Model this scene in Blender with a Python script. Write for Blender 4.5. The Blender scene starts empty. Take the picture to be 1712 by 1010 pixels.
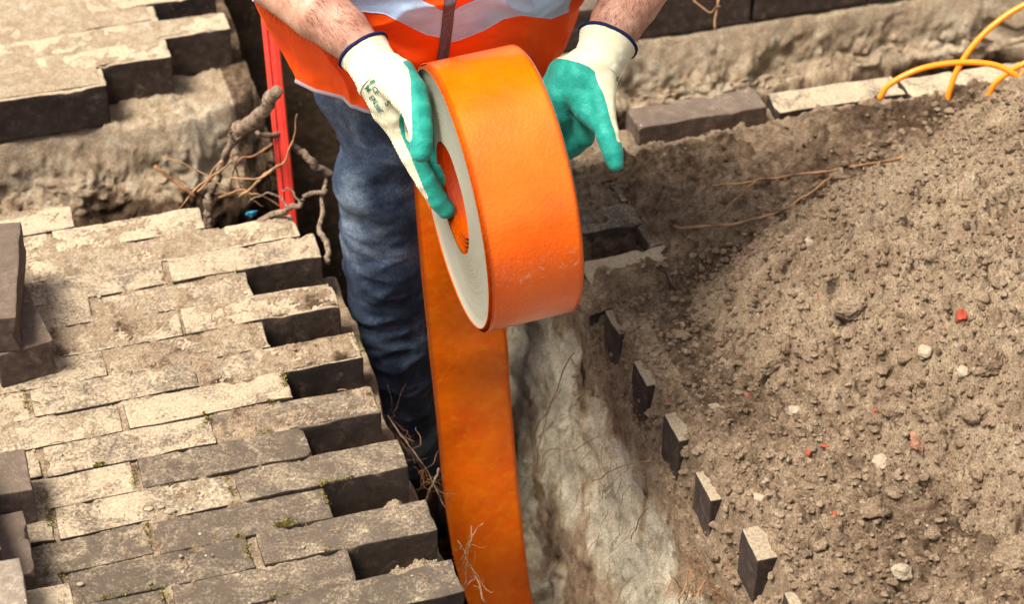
import bpy, bmesh, math, random
import numpy as np
from mathutils import Vector, Matrix

# ------------------------------------------------------------------ camera, sky, sun, exposure
SC = bpy.context.scene
COL = SC.collection
CAM_C = np.array([-0.446996, -2.247503, 1.686001])
CAM_R = np.array([0.953853, -0.300084, 0.010641])
CAM_U = np.array([0.178044, 0.593759, 0.784698])
CAM_F = np.array([0.241794, 0.746592, -0.619787])
FPX = 3536.74
cam_d = bpy.data.cameras.new('camera')
cam = bpy.data.objects.new('camera', cam_d)
COL.objects.link(cam)
M = Matrix(((CAM_R[0], CAM_U[0], -CAM_F[0], CAM_C[0]), (CAM_R[1], CAM_U[1], -CAM_F[1], CAM_C[1]),
            (CAM_R[2], CAM_U[2], -CAM_F[2], CAM_C[2]), (0, 0, 0, 1)))
cam.matrix_world = M
cam_d.sensor_width = 36.0
cam_d.lens = FPX / 1712 * 36.0
cam_d.clip_end = 500
cam_d.clip_start = 0.05
cam_d.dof.use_dof = True
cam_d.dof.focus_distance = 2.42
cam_d.dof.aperture_fstop = 6.0
SC.camera = cam

SUN_EL, SUN_AZ = math.radians(63), math.radians(-98)      # azimuth from +Y, clockwise
world = bpy.data.worlds.new('World')
SC.world = world
world.use_nodes = True
wn = world.node_tree
sky = wn.nodes.new('ShaderNodeTexSky')
sky.sky_type = 'NISHITA'
sky.sun_disc = False
sky.sun_elevation = SUN_EL
sky.sun_rotation = SUN_AZ
sky.air_density = 1.0
sky.dust_density = 4.0
hs = wn.nodes.new('ShaderNodeHueSaturation')
hs.inputs['Saturation'].default_value = 0.35
wn.links.new(sky.outputs['Color'], hs.inputs['Color'])
wn.links.new(hs.outputs['Color'], wn.nodes['Background'].inputs['Color'])
wn.nodes['Background'].inputs['Strength'].default_value = 0.105
sl = bpy.data.lights.new('sun', 'SUN')
sl.energy = 4.7
sl.angle = math.radians(24)
sl.color = (1.0, 0.93, 0.82)
sun = bpy.data.objects.new('sun', sl)
COL.objects.link(sun)
sd = Vector((math.cos(SUN_EL) * math.sin(SUN_AZ), math.cos(SUN_EL) * math.cos(SUN_AZ), math.sin(SUN_EL)))
sun.rotation_euler = sd.to_track_quat('Z', 'Y').to_euler()
sun.location = (-3, 1, 4)
SC.view_settings.view_transform = 'Standard'
SC.view_settings.look = 'None'
SC.view_settings.exposure = 0.72
SC.view_settings.gamma = 1.0
SC.cycles.max_bounces = 6
SC.cycles.use_denoising = True

rng = np.random.default_rng(11)
random.seed(11)


# ------------------------------------------------------------------ helpers
def P(x, y, t):
    """world point seen in direction (x, y) of the survey photograph at depth t metres"""
    return CAM_C + (CAM_F + CAM_R * (x - 856) / FPX - CAM_U * (y - 505) / FPX) * t


def px(p):
    d = np.asarray(p, float) - CAM_C
    w = d @ CAM_F
    return 856 + FPX * (d @ CAM_R) / w, 505 - FPX * (d @ CAM_U) / w


def _hash(i, j, k, seed):
    n = (i.astype(np.int64) * 73856093) ^ (j.astype(np.int64) * 19349663) ^ (k.astype(np.int64) * 83492791) ^ (seed * 2654435761)
    n = (n ^ (n >> 13)) * 1274126177 & 0xffffffff
    n = (n ^ (n >> 16)) * 2246822519 & 0xffffffff
    n = n ^ (n >> 15)
    return (n & 0xffffff) / float(0xffffff)


def vn(X, Y, Z, seed=0):
    xi, yi, zi = np.floor(X), np.floor(Y), np.floor(Z)
    fx, fy, fz = X - xi, Y - yi, Z - zi
    fx, fy, fz = [f * f * (3 - 2 * f) for f in (fx, fy, fz)]
    r = 0
    for a in (0, 1):
        for b in (0, 1):
            for c in (0, 1):
                w = (fx if a else 1 - fx) * (fy if b else 1 - fy) * (fz if c else 1 - fz)
                r = r + w * _hash(xi + a, yi + b, zi + c, seed)
    return r * 2 - 1


def fbm(X, Y, Z, scale, octaves=4, seed=0, gain=0.5):
    X, Y, Z = [np.asarray(q, float) for q in np.broadcast_arrays(X, Y, Z)]
    r = np.zeros(X.shape)
    a, f, tot = 1.0, 1.0 / scale, 0
    for o in range(octaves):
        r += a * vn(X * f + 17.3 * o, Y * f - 5.1 * o, Z * f + 3.7 * o, seed + o)
        tot += a
        a *= gain
        f *= 2.03
    return r / tot


def clods(X, Y, cell, prob, rmin, rmax, seed, flat=0.0):
    """height of round lumps strewn at random, one at most per cell"""
    h = np.zeros(X.shape)
    w = cell * 0.35
    Xw = X + w * 0.5 * vn(X / cell * 1.7, Y / cell * 1.7, X * 0, seed + 5)
    Yw = Y + w * 0.5 * vn(X / cell * 1.7, Y / cell * 1.7, X * 0 + 9, seed + 6)
    ci, cj = np.floor(Xw / cell), np.floor(Yw / cell)
    for a in (-1, 0, 1):
        for b in (-1, 0, 1):
            i, j = ci + a, cj + b
            z = i * 0
            ox, oy = _hash(i, j, z, seed), _hash(i, j, z + 1, seed)
            rr = rmin + (rmax - rmin) * _hash(i, j, z + 2, seed) ** 2
            on = _hash(i, j, z + 3, seed) < prob
            d2 = (Xw - (i + ox) * cell) ** 2 + (Yw - (j + oy) * cell) ** 2
            hh = np.sqrt(np.maximum(rr * rr - d2, 0)) * on * (0.5 + 0.6 * _hash(i, j, z + 4, seed)) - flat * rr
            h = np.maximum(h, hh)
    return h


def sm(a, b, x):
    t = np.clip((x - a) / (b - a), 0, 1)
    return t * t * (3 - 2 * t)


def mesh(name, V, F, mat=None, parent=None, smooth=True, attrs=None):
    me = bpy.data.meshes.new(name)
    if isinstance(F, np.ndarray):
        V = np.asarray(V, np.float32)
        n, k = F.shape
        me.vertices.add(len(V)); me.vertices.foreach_set('co', V.ravel())
        me.loops.add(n * k); me.loops.foreach_set('vertex_index', F.astype(np.int32).ravel())
        me.polygons.add(n); me.polygons.foreach_set('loop_start', np.arange(0, n * k, k, dtype=np.int32))
        me.polygons.foreach_set('loop_total', np.full(n, k, np.int32))
        me.update(calc_edges=True)
    else:
        me.from_pydata([tuple(v) for v in V], [], F)
        me.update()
    me.validate()
    for p, (an, av) in enumerate((attrs or {}).items()):
        at = me.attributes.new(an, 'FLOAT', 'POINT')
        at.data.foreach_set('value', np.asarray(av, np.float32).ravel())
    me.polygons.foreach_set('use_smooth', np.full(len(me.polygons), smooth, bool))
    if mat:
        me.materials.append(mat)
    o = bpy.data.objects.new(name, me)
    COL.objects.link(o)
    if parent is not None:
        o.parent = parent
    return o


def grid_faces(nu, nv, wrap=False):
    i = np.arange(nu - 1)[:, None]
    j = np.arange(nv if wrap else nv - 1)[None, :]
    j2 = (j + 1) % nv
    return np.stack([(i * nv + j) + 0 * i, ((i + 1) * nv + j), ((i + 1) * nv + j2), (i * nv + j2)], -1).reshape(-1, 4)


def tag(o, label=None, cat=None, group=None, kind=None):
    for k, v in (('label', label), ('category', cat), ('group', group), ('kind', kind)):
        if v:
            o[k] = v
    return o


def empty(name, loc):
    o = bpy.data.objects.new(name, None)
    o.location = loc
    COL.objects.link(o)
    return o


def part(o, root):
    """parent o (built in world coordinates) to root, keeping its place"""
    o.parent = root
    o.matrix_parent_inverse = Matrix.Translation(-Vector(root.location))
    return o


class Geo:
    """collects pieces into one mesh"""
    def __init__(s):
        s.V, s.F, s.n = [], [], 0

    def add(s, V, F):
        V = np.asarray(V, float)
        s.V.append(V)
        s.F.extend([tuple(int(i) + s.n for i in f) for f in F])
        s.n += len(V)

    def tube(s, pts, rad, seg=8, jit=0.0, cap=True):
        pts = np.asarray(pts, float)
        n = len(pts)
        rad = np.broadcast_to(np.asarray(rad, float), (n,))
        T = np.gradient(pts, axis=0)
        T /= np.linalg.norm(T, axis=1)[:, None] + 1e-12
        ref = np.array([0.31, 0.2, 0.93])
        V = []
        for k in range(n):
            a = np.cross(T[k], ref)
            if np.linalg.norm(a) < 0.05:
                a = np.cross(T[k], [1, 0, 0])
            a /= np.linalg.norm(a)
            b = np.cross(T[k], a)
            th = np.linspace(0, 2 * math.pi, seg, endpoint=False)
            r = rad[k] * (1 + jit * rng.uniform(-1, 1, seg))
            V.append(pts[k] + r[:, None] * (np.cos(th)[:, None] * a + np.sin(th)[:, None] * b))
        V = np.concatenate(V)
        F = [tuple(f[::-1]) for f in grid_faces(n, seg, True)]
        if cap:
            F.append(tuple(range(seg))[::-1])
            F.append(tuple(range((n - 1) * seg, n * seg)))
        s.add(V, F)

    def build(s, name, mat, parent=None, smooth=True):
        return mesh(name, np.concatenate(s.V), s.F, mat, parent, smooth)


def smooth_path(pts, n=24):
    pts = np.asarray(pts, float)
    k = len(pts)
    Q = np.vstack([2 * pts[0] - pts[1], pts, 2 * pts[-1] - pts[-2]])
    out = []
    for u in np.linspace(0, k - 1 - 1e-9, n):
        i = int(u); f = u - i
        p0, p1, p2, p3 = Q[i], Q[i + 1], Q[i + 2], Q[i + 3]
        out.append(0.5 * ((2 * p1) + (-p0 + p2) * f + (2 * p0 - 5 * p1 + 4 * p2 - p3) * f * f + (-p0 + 3 * p1 - 3 * p2 + p3) * f ** 3))
    return np.array(out)


# ------------------------------------------------------------------ materials
class NT:
    def __init__(s, name):
        s.m = bpy.data.materials.new(name)
        s.m.use_nodes = True
        s.t = s.m.node_tree
        s.b = s.t.nodes['Principled BSDF']
        s.tc = None

    def n(s, typ, **kw):
        nd = s.t.nodes.new(typ)
        for k, v in kw.items():
            if k in nd.inputs.keys() and not hasattr(nd, k):
                nd.inputs[k].default_value = v
            else:
                try:
                    setattr(nd, k, v)
                except Exception:
                    nd.inputs[k].default_value = v
        return nd

    def link(s, a, b):
        s.t.links.new(a, b)

    def coord(s, kind='geo'):
        if kind == 'geo':
            return s.n('ShaderNodeNewGeometry').outputs['Position']
        return s.n('ShaderNodeTexCoord').outputs['Object']

    def noise(s, vec, scale, detail=6, rough=0.6, dist=0.0):
        nd = s.n('ShaderNodeTexNoise')
        nd.inputs['Scale'].default_value = scale
        nd.inputs['Detail'].default_value = detail
        nd.inputs['Roughness'].default_value = rough
        nd.inputs['Distortion'].default_value = dist
        s.link(vec, nd.inputs['Vector'])
        return nd.outputs['Fac']

    def voro(s, vec, scale, feature='F1', out='Distance'):
        nd = s.n('ShaderNodeTexVoronoi')
        nd.feature = feature
        nd.inputs['Scale'].default_value = scale
        s.link(vec, nd.inputs['Vector'])
        return nd.outputs[out]

    def ramp(s, fac, stops):
        nd = s.n('ShaderNodeValToRGB')
        cr = nd.color_ramp
        while len(cr.elements) < len(stops):
            cr.elements.new(0.5)
        for e, (p, c) in zip(cr.elements, stops):
            e.position = p
            e.color = (*c, 1) if hasattr(c, '__len__') else (c, c, c, 1)
        s.link(fac, nd.inputs['Fac'])
        return nd.outputs['Color']

    def mix(s, fac, a, b, mode='MIX'):
        nd = s.n('ShaderNodeMix')
        nd.data_type = 'RGBA'
        nd.blend_type = mode
        for v, i in ((fac, 0), (a, 6), (b, 7)):
            if hasattr(v, 'links') or hasattr(v, 'is_linked'):
                s.link(v, nd.inputs[i])
            elif i == 0:
                nd.inputs[0].default_value = v
            else:
                nd.inputs[i].default_value = (*v, 1)
        return nd.outputs[2]

    def math(s, op, a, b=0.0, clamp=False):
        nd = s.n('ShaderNodeMath')
        nd.operation = op
        nd.use_clamp = clamp
        for v, i in ((a, 0), (b, 1)):
            if hasattr(v, 'is_linked'):
                s.link(v, nd.inputs[i])
            else:
                nd.inputs[i].default_value = v
        return nd.outputs[0]

    def attr(s, name):
        nd = s.n('ShaderNodeAttribute')
        nd.attribute_name = name
        return nd.outputs['Fac']

    def bump(s, h, dist, strength=1.0, prev=None):
        nd = s.n('ShaderNodeBump')
        nd.inputs['Distance'].default_value = dist
        nd.inputs['Strength'].default_value = strength
        s.link(h, nd.inputs['Height'])
        if prev is not None:
            s.link(prev, nd.inputs['Normal'])
        s.link(nd.outputs[0], s.b.inputs['Normal'])
        return nd.outputs[0]

    def out(s, col=None, rough=None, spec=None):
        if col is not None:
            if hasattr(col, 'is_linked'):
                s.link(col, s.b.inputs['Base Color'])
            else:
                s.b.inputs['Base Color'].default_value = (*col, 1)
        if rough is not None:
            if hasattr(rough, 'is_linked'):
                s.link(rough, s.b.inputs['Roughness'])
            else:
                s.b.inputs['Roughness'].default_value = rough
        if spec is not None:
            s.b.inputs['Specular IOR Level'].default_value = spec
        return s.m


def soil_material(name):
    """loose brown soil; attribute 'tone' runs from 0 dark brown soil through .5 tan soil to 1 pale compact sand"""
    s = NT(name)
    g = s.coord()
    tone = s.attr('tone')
    big = s.noise(g, 9, 4, 0.6)
    mid = s.noise(g, 60, 6, 0.7)
    fine = s.noise(g, 420, 5, 0.75)
    k = s.math('ADD', tone, s.math('MULTIPLY', s.math('SUBTRACT', big, 0.5), 0.50))
    k = s.math('ADD', k, s.math('MULTIPLY', s.math('SUBTRACT', mid, 0.5), 0.85))
    col = s.ramp(k, [(0.0, (0.032, 0.019, 0.010)), (0.27, (0.105, 0.066, 0.039)), (0.5, (0.30, 0.21, 0.135)),
                     (0.72, (0.45, 0.34, 0.225)), (0.9, (0.56, 0.475, 0.345)), (1.0, (0.66, 0.58, 0.44))])
    g2 = s.ramp(fine, [(0.32, (0.22, 0.20, 0.18)), (0.5, (1, 1, 1)), (0.70, (1.65, 1.65, 1.68))])
    col = s.mix(0.8, col, g2, 'MULTIPLY')
    # scattered pale grit and dark crumbs
    v = s.voro(g, 150)
    vc = s.voro(g, 150, out='Color')
    sel = s.math('MULTIPLY', s.math('LESS_THAN', v, 0.22), s.math('GREATER_THAN', s.n_sep(vc), 0.975))
    col = s.mix(sel, col, (0.48, 0.42, 0.33))
    b = s.bump(s.noise(g, 150, 8, 0.8), 0.008, 0.85)
    s.bump(s.noise(g, 900, 3, 0.7), 0.0016, 0.8, b)
    return s.out(col, 0.95, 0.12)


def _sep(s, c):
    nd = s.n('ShaderNodeSeparateColor')
    s.link(c, nd.inputs[0])
    return nd.outputs[0]


NT.n_sep = _sep
MAT = {}
MAT['soil'] = soil_material('loose_soil')


def brick_material(name, sand, base=(0.052, 0.038, 0.031), sc=1.0):
    """dark clinker paver; sand lies on its upward faces (sand = how much)"""
    s = NT(name)
    g = s.coord()
    info = s.n('ShaderNodeObjectInfo')
    fine = s.noise(g, 500, 5, 0.8)
    mid = s.noise(g, 70, 6, 0.65)
    c = s.ramp(mid, [(0.3, tuple(x * 0.55 for x in base)), (0.55, base), (0.75, tuple(x * 1.9 for x in base))])
    c = s.mix(0.6, c, s.ramp(fine, [(0.3, 0.5), (0.55, 1.0), (0.75, 1.8)]), 'MULTIPLY')
    rnd = s.ramp(info.outputs['Random'], [(0, (0.70, 0.68, 0.66)), (0.5, (1.05, 0.96, 0.9)), (1, (1.35, 1.28, 1.18))])
    c = s.mix(1.0, c, rnd, 'MULTIPLY')
    # sand caught on faces that look up
    nz = s.n('ShaderNodeSeparateXYZ')
    s.link(s.n('ShaderNodeNewGeometry').outputs['Normal'], nz.inputs[0])
    up = s.math('MULTIPLY', s.math('SUBTRACT', nz.outputs[2], 0.55), 3.0, True)
    patch = s.math('ADD', s.noise(g, 21, 6, 0.68, 0.8), s.math('MULTIPLY', s.math('SUBTRACT', s.noise(g, 260, 5, 0.85), 0.5), 1.3))
    patch = s.math('ADD', patch, s.math('MULTIPLY', s.math('SUBTRACT', info.outputs['Random'], 0.5), 0.10))
    cov = s.math('MULTIPLY', s.math('SUBTRACT', patch, 0.985 - sand), 3.6, True)
    cov = s.math('MULTIPLY', cov, up)
    # smears of dried mud on the sides
    side = s.math('MULTIPLY', s.math('SUBTRACT', s.noise(g, 42, 7, 0.75, 0.6), 0.565), 5.0, True)
    cov = s.math('MAXIMUM', cov, s.math('MULTIPLY', side, 0.5))
    c = s.mix(s.math('MULTIPLY', up, 0.20), c, (0.30, 0.235, 0.165))
    sandc = s.ramp(s.noise(g, 330, 4, 0.7), [(0.3, (0.25 * sc, 0.185 * sc, 0.12 * sc)), (0.5, (0.43 * sc, 0.335 * sc, 0.225 * sc)), (0.7, (0.58 * sc, 0.48 * sc, 0.345 * sc))])
    c = s.mix(cov, c, sandc)
    v = s.voro(g, 95)
    vc = s.n_sep(s.voro(g, 95, out='Color'))
    grit = s.math('MULTIPLY', s.math('MULTIPLY', s.math('LESS_THAN', v, 0.13), s.math('GREATER_THAN', vc, 0.96)), up)
    c = s.mix(grit, c, (0.55, 0.48, 0.38))
    h = s.math('ADD', fine, s.math('MULTIPLY', cov, 0.8))
    b = s.bump(mid, 0.002, 0.5)
    s.bump(h, 0.0014, 0.8, b)
    return s.out(c, 0.85, 0.25)


MAT['brick'] = brick_material('sandy_paver', 0.55, sc=0.86)
MAT['brick_bare'] = brick_material('bare_paver', 0.40, (0.105, 0.078, 0.066))
MAT['brick_dusty'] = brick_material('dusty_paver', 0.78, sc=0.92)
MAT['brick_pale'] = brick_material('pale_loose_paver', 0.42, (0.22, 0.19, 0.16))
MAT['brick_soil'] = brick_material('soil_covered_paver', 0.95, sc=0.72)
MAT['brick_far'] = brick_material('sandy_far_paver', 0.85)


def simple(name, col, rough=0.6, spec=0.5, scale=None, var=0.3, bump=0.0, bscale=300):
    s = NT(name)
    g = s.coord()
    c = col
    if scale:
        n = s.noise(g, scale, 5, 0.65)
        c = s.ramp(n, [(0.3, tuple(x * (1 - var) for x in col)), (0.5, col), (0.72, tuple(min(1, x * (1 + var)) for x in col))])
    if bump:
        s.bump(s.noise(g, bscale, 4, 0.7), bump, 0.7)
    return s.out(c, rough, spec)


def vest_material():
    s = NT('orange_vest_fabric')
    g = s.coord()
    n = s.noise(g, 14, 4, 0.5)
    c = s.ramp(n, [(0.3, (0.90, 0.065, 0.0)), (0.7, (1.0, 0.105, 0.0))])
    b = s.bump(s.noise(g, 26, 4, 0.55, 0.6), 0.006, 0.35)
    s.bump(s.noise(g, 1300, 2, 0.5), 0.0005, 0.5, b)
    return s.out(c, 0.6, 0.3)


MAT['vest'] = vest_material()


def denim_material():
    s = NT('blue_denim')
    g = s.coord()
    o = s.n('ShaderNodeMapping')
    o.inputs['Scale'].default_value = (1, 1, 0.35)
    s.link(g, o.inputs['Vector'])
    grain = s.noise(o.outputs[0], 700, 4, 0.8)
    wear = s.noise(g, 13, 5, 0.6, 0.4)
    c = s.ramp(wear, [(0.30, (0.014, 0.021, 0.040)), (0.5, (0.045, 0.063, 0.10)), (0.68, (0.16, 0.20, 0.255)), (0.85, (0.29, 0.34, 0.39))])
    c = s.mix(0.9, c, s.ramp(grain, [(0.3, 0.4), (0.5, 1.0), (0.72, 2.0)]), 'MULTIPLY')
    fl = s.math('MULTIPLY', s.math('GREATER_THAN', s.noise(g, 160, 3, 0.6), 0.76), 0.5)
    c = s.mix(fl, c, (0.34, 0.31, 0.24))
    w_ = s.n('ShaderNodeTexWave')
    w_.inputs['Scale'].default_value = 330
    w_.inputs['Distortion'].default_value = 2.0
    s.link(g, w_.inputs['Vector'])
    c = s.mix(0.30, c, s.ramp(w_.outputs['Fac'], [(0.2, 0.55), (0.8, 1.5)]), 'MULTIPLY')
    b = s.bump(s.noise(g, 22, 4, 0.5, 0.5), 0.012, 0.5)
    s.bump(grain, 0.001, 0.7, b)
    return s.out(c, 0.9, 0.15)


MAT['denim'] = denim_material()


def tape_material(name, dusty):
    s = NT(name)
    g = s.coord()
    n = s.noise(g, 18, 4, 0.6)
    c = s.ramp(n, [(0.3, (0.80, 0.100, 0.0)), (0.7, (0.90, 0.145, 0.0))] if not dusty else [(0.3, (0.92, 0.125, 0.0)), (0.7, (1.0, 0.20, 0.0))])
    if dusty:
        sp = s.noise(g, 75, 4, 0.7)
        c = s.mix(s.math('MULTIPLY', s.math('SUBTRACT', sp, 0.5), 2.2, True), c, (1.0, 0.36, 0.01))
        c = s.mix(s.math('MULTIPLY', s.math('SUBTRACT', s.noise(g, 30, 5, 0.6), 0.56), 2.5, True), c, (0.70, 0.10, 0.0))
        b = s.bump(s.noise(g, 120, 3, 0.6), 0.0012, 0.5)
        s.bump(s.noise(g, 9, 2, 0.5), 0.006, 0.5, b)
        return s.out(c, 0.36, 0.45)
    z = s.n('ShaderNodeSeparateXYZ')
    s.link(s.n('ShaderNodeTexCoord').outputs['Object'], z.inputs[0])
    d = s.math('MULTIPLY', s.math('SUBTRACT', s.noise(g, 110, 6, 0.8, 0.5), 0.545), 12, True)
    band = s.attr('scuff')
    c = s.mix(s.math('MULTIPLY', s.math('MULTIPLY', d, band), 0.75), c, (0.62, 0.52, 0.44))
    pits = s.voro(g, 260)
    b = s.bump(s.noise(g, 150, 3, 0.55), 0.0009, 0.30)
    s.bump(pits, 0.0006, 0.5, b)
    s.b.inputs['Coat Weight'].default_value = 0.6
    s.b.inputs['Coat IOR'].default_value = 1.5
    s.b.inputs['Coat Roughness'].default_value = 0.17
    return s.out(c, 0.30, 0.4)


MAT['tape'] = tape_material('orange_pvc_tape', False)
MAT['tape_strip'] = tape_material('orange_pvc_strip', True)


def edge_material():
    """grey wound edge of the tape, fine rings about the roll's axis (object space of the roll)"""
    s = NT('wound_tape_edge')
    rr = s.attr('ring')
    cmb = s.n('ShaderNodeCombineXYZ')
    s.link(s.math('MULTIPLY', rr, 1.0), cmb.inputs[0])
    n = s.noise(cmb.outputs[0], 620, 4, 0.8)
    g = s.coord()
    c = s.ramp(n, [(0.3, (0.18, 0.175, 0.135)), (0.5, (0.27, 0.265, 0.21)), (0.7, (0.37, 0.36, 0.29))])
    c = s.mix(s.math('MULTIPLY', s.math('SUBTRACT', s.noise(g, 40, 4, 0.6), 0.5), 1.2, True), c, (0.40, 0.33, 0.24))
    s.bump(n, 0.0008, 0.6)
    return s.out(c, 0.5, 0.4)


MAT['tape_edge'] = edge_material()


def glove_material():
    """attribute coat: 1 green latex dip, 0 cream knit"""
    s = NT('dipped_glove')
    g = s.coord()
    a = s.attr('coat')
    k = s.math('ADD', a, s.math('MULTIPLY', s.math('SUBTRACT', s.noise(g, 500, 3, 0.6), 0.5), 0.10))
    k = s.math('MULTIPLY', s.math('SUBTRACT', k, 0.5), 14.0)
    k = s.math('ADD', k, 0.5, True)
    knit = s.ramp(s.noise(g, 90, 3, 0.6), [(0.3, (0.80, 0.75, 0.49)), (0.7, (0.90, 0.86, 0.64))])
    lat = s.ramp(s.noise(g, 60, 5, 0.65), [(0.3, (0.003, 0.22, 0.17)), (0.55, (0.008, 0.30, 0.235)), (0.75, (0.03, 0.39, 0.31))])
    dirt = s.math('MULTIPLY', s.math('SUBTRACT', s.noise(g, 48, 6, 0.75), 0.62), 3.0, True)
    lat = s.mix(s.math('MULTIPLY', dirt, 0.35), lat, (0.25, 0.36, 0.26))
    c = s.mix(k, knit, lat)
    w = s.n('ShaderNodeTexWave')
    w.inputs['Scale'].default_value = 260
    w.inputs['Distortion'].default_value = 1.5
    s.link(g, w.inputs['Vector'])
    hk = s.math('MULTIPLY', w.outputs['Fac'], s.math('SUBTRACT', 1.0, k))
    hl = s.math('MULTIPLY', s.noise(g, 650, 3, 0.7), k)
    b0 = s.bump(s.noise(g, 70, 3, 0.55, 0.8), 0.003, 0.45)
    b = s.bump(s.math('ADD', hk, hl), 0.0008, 0.9, b0)
    s.bump(s.math('MULTIPLY', k, 1.0), 0.0008, 0.8, b)
    s.b.inputs['Sheen Weight'].default_value = 0.1
    r = s.ramp(k, [(0, 0.95), (1, 0.55)])
    return s.out(c, r, 0.35)


MAT['glove'] = glove_material()


def skin_material():
    s = NT('skin')
    g = s.coord()
    n = s.noise(g, 45, 5, 0.65)
    c = s.ramp(n, [(0.3, (0.44, 0.20, 0.13)), (0.5, (0.55, 0.29, 0.20)), (0.72, (0.66, 0.39, 0.29))])
    s.b.inputs['Subsurface Weight'].default_value = 0.12
    s.b.inputs['Subsurface Radius'].default_value = (0.01, 0.004, 0.002)
    s.bump(s.noise(g, 600, 4, 0.7), 0.0008, 0.6)
    return s.out(c, 0.5, 0.4)


MAT['skin'] = skin_material()
MAT['hair'] = simple('dark_hair', (0.045, 0.025, 0.015), 0.6, 0.3)
MAT['navy'] = simple('navy_piping', (0.008, 0.012, 0.06), 0.85, 0.2, 400, 0.4, 0.0006, 900)
MAT['reflect'] = simple('silver_reflective_band', (0.40, 0.57, 0.80), 0.45, 0.6, 30, 0.14, 0.0012, 160)
MAT['zip'] = simple('dark_zip', (0.10, 0.085, 0.11), 0.45, 0.5, 300, 0.5, 0.001, 700)
MAT['hem'] = simple('grey_hem_binding', (0.34, 0.29, 0.32), 0.8, 0.2)
MAT['red'] = simple('red_plastic', (0.62, 0.035, 0.02), 0.4, 0.4, 25, 0.25, 0.0006, 120)
MAT['cable'] = simple('orange_cable', (1.0, 0.26, 0.008), 0.38, 0.5)
MAT['bark'] = simple('root_bark', (0.23, 0.165, 0.115), 0.95, 0.1, 90, 0.7, 0.008, 170)
MAT['twig'] = simple('brown_twig', (0.24, 0.12, 0.055), 0.8, 0.3, 60, 0.6, 0.001, 300)
MAT['twig_pale'] = simple('peeling_twig', (0.30, 0.16, 0.075), 0.7, 0.35, 30, 0.75, 0.001, 300)
MAT['moss'] = simple('moss', (0.20, 0.17, 0.045), 0.95, 0.1, 160, 0.8)
MAT['brickred'] = simple('red_brick_shard', (0.38, 0.06, 0.03), 0.9, 0.2, 90, 0.45, 0.002, 200)
MAT['brickdull'] = simple('dusty_brick_lump', (0.27, 0.135, 0.085), 0.95, 0.2, 60, 0.7, 0.003, 200)
MAT['pale'] = simple('pale_pebble', (0.33, 0.265, 0.185), 0.9, 0.3, 60, 0.25, 0.001, 300)
MAT['tan'] = simple('soil_lump', (0.31, 0.215, 0.135), 0.95, 0.1, 80, 0.4, 0.004, 220)
MAT['dark_tan'] = simple('damp_soil_lump', (0.20, 0.145, 0.095), 0.95, 0.1, 80, 0.4, 0.004, 220)
MAT['ink'] = simple('dark_green_print', (0.0, 0.14, 0.11), 0.7, 0.2)
MAT['blue'] = simple('blue_plastic', (0.03, 0.22, 0.36), 0.5, 0.4)
MAT['boot'] = simple('boot_leather', (0.05, 0.035, 0.025), 0.6, 0.3, 40, 0.4)
MAT['shirt'] = simple('dark_shirt', (0.03, 0.035, 0.05), 0.9, 0.1)

# ------------------------------------------------------------------ ground with its two crossing trenches
W = 0.0534              # pitch of one course of pavers


def lines(segs):
    out = []
    for a, b, st in segs:
        n = max(1, int(round((b - a) / st)))
        out.append(np.linspace(a, b, n, endpoint=False))
    return np.concatenate(out + [[segs[-1][1]]])


gx = lines([(-40, -8, 8), (-8, -2, 1), (-2, -0.6, 0.08), (-0.6, -0.44, 0.012), (-0.44, 0.01, 0.0036), (0.01, 0.06, 0.0009), (0.06, 0.25, 0.006),
            (0.25, 0.32, 0.0006), (0.32, 0.345, 0.0015), (0.345, 0.55, 0.003), (0.55, 1.25, 0.004), (1.25, 2.2, 0.05), (2.2, 8, 0.8), (8, 40, 8)])
gy = lines([(-40, -8, 8), (-8, -2, 1), (-2, -0.95, 0.07), (-0.95, 0.0, 0.0034), (0.0, 0.2, 0.0022), (0.2, 0.33, 0.004), (0.33, 0.50, 0.0013),
            (0.50, 0.75, 0.008), (0.75, 2, 0.09), (2, 8, 0.8), (8, 40, 8)])
GX, GY = np.meshgrid(gx, gy, indexing='ij')
near = (np.abs(GX) < 2) & (np.abs(GY) < 2)


def billow(X, Y, scale, octaves, seed, gain=0.55):
    """rounded crumbs with sharp creases between them"""
    r, a, f, tot = 0, 1.0, 1.0 / scale, 0
    for o in range(octaves):
        wx = 0.35 * vn(X * f * 1.3, Y * f * 1.3, X * 0 + 3, seed + 20 + o)
        r = r + a * np.sqrt(np.abs(vn(X * f + wx + 7.7 * o, Y * f - wx - 3.1 * o, X * 0 + o, seed + o)) + 1e-6)
        tot += a; a *= gain; f *= 2.1
    return r / tot


def soil_top(X, Y):
    z_ = soil_top0(X, Y)
    q_ = sm(0.345, 0.37, X) * sm(0.10, 0.05, Y) * (np.abs(X) < 2) * (np.abs(Y) < 1.2)
    keep_ = ~((X < 0.43) & (Y > -0.175) & (Y < 0.02))
    return z_ + q_ * keep_ * 0.026 * (billow(X, Y, 0.024, 4, 83, 0.6) - 0.45)


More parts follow.
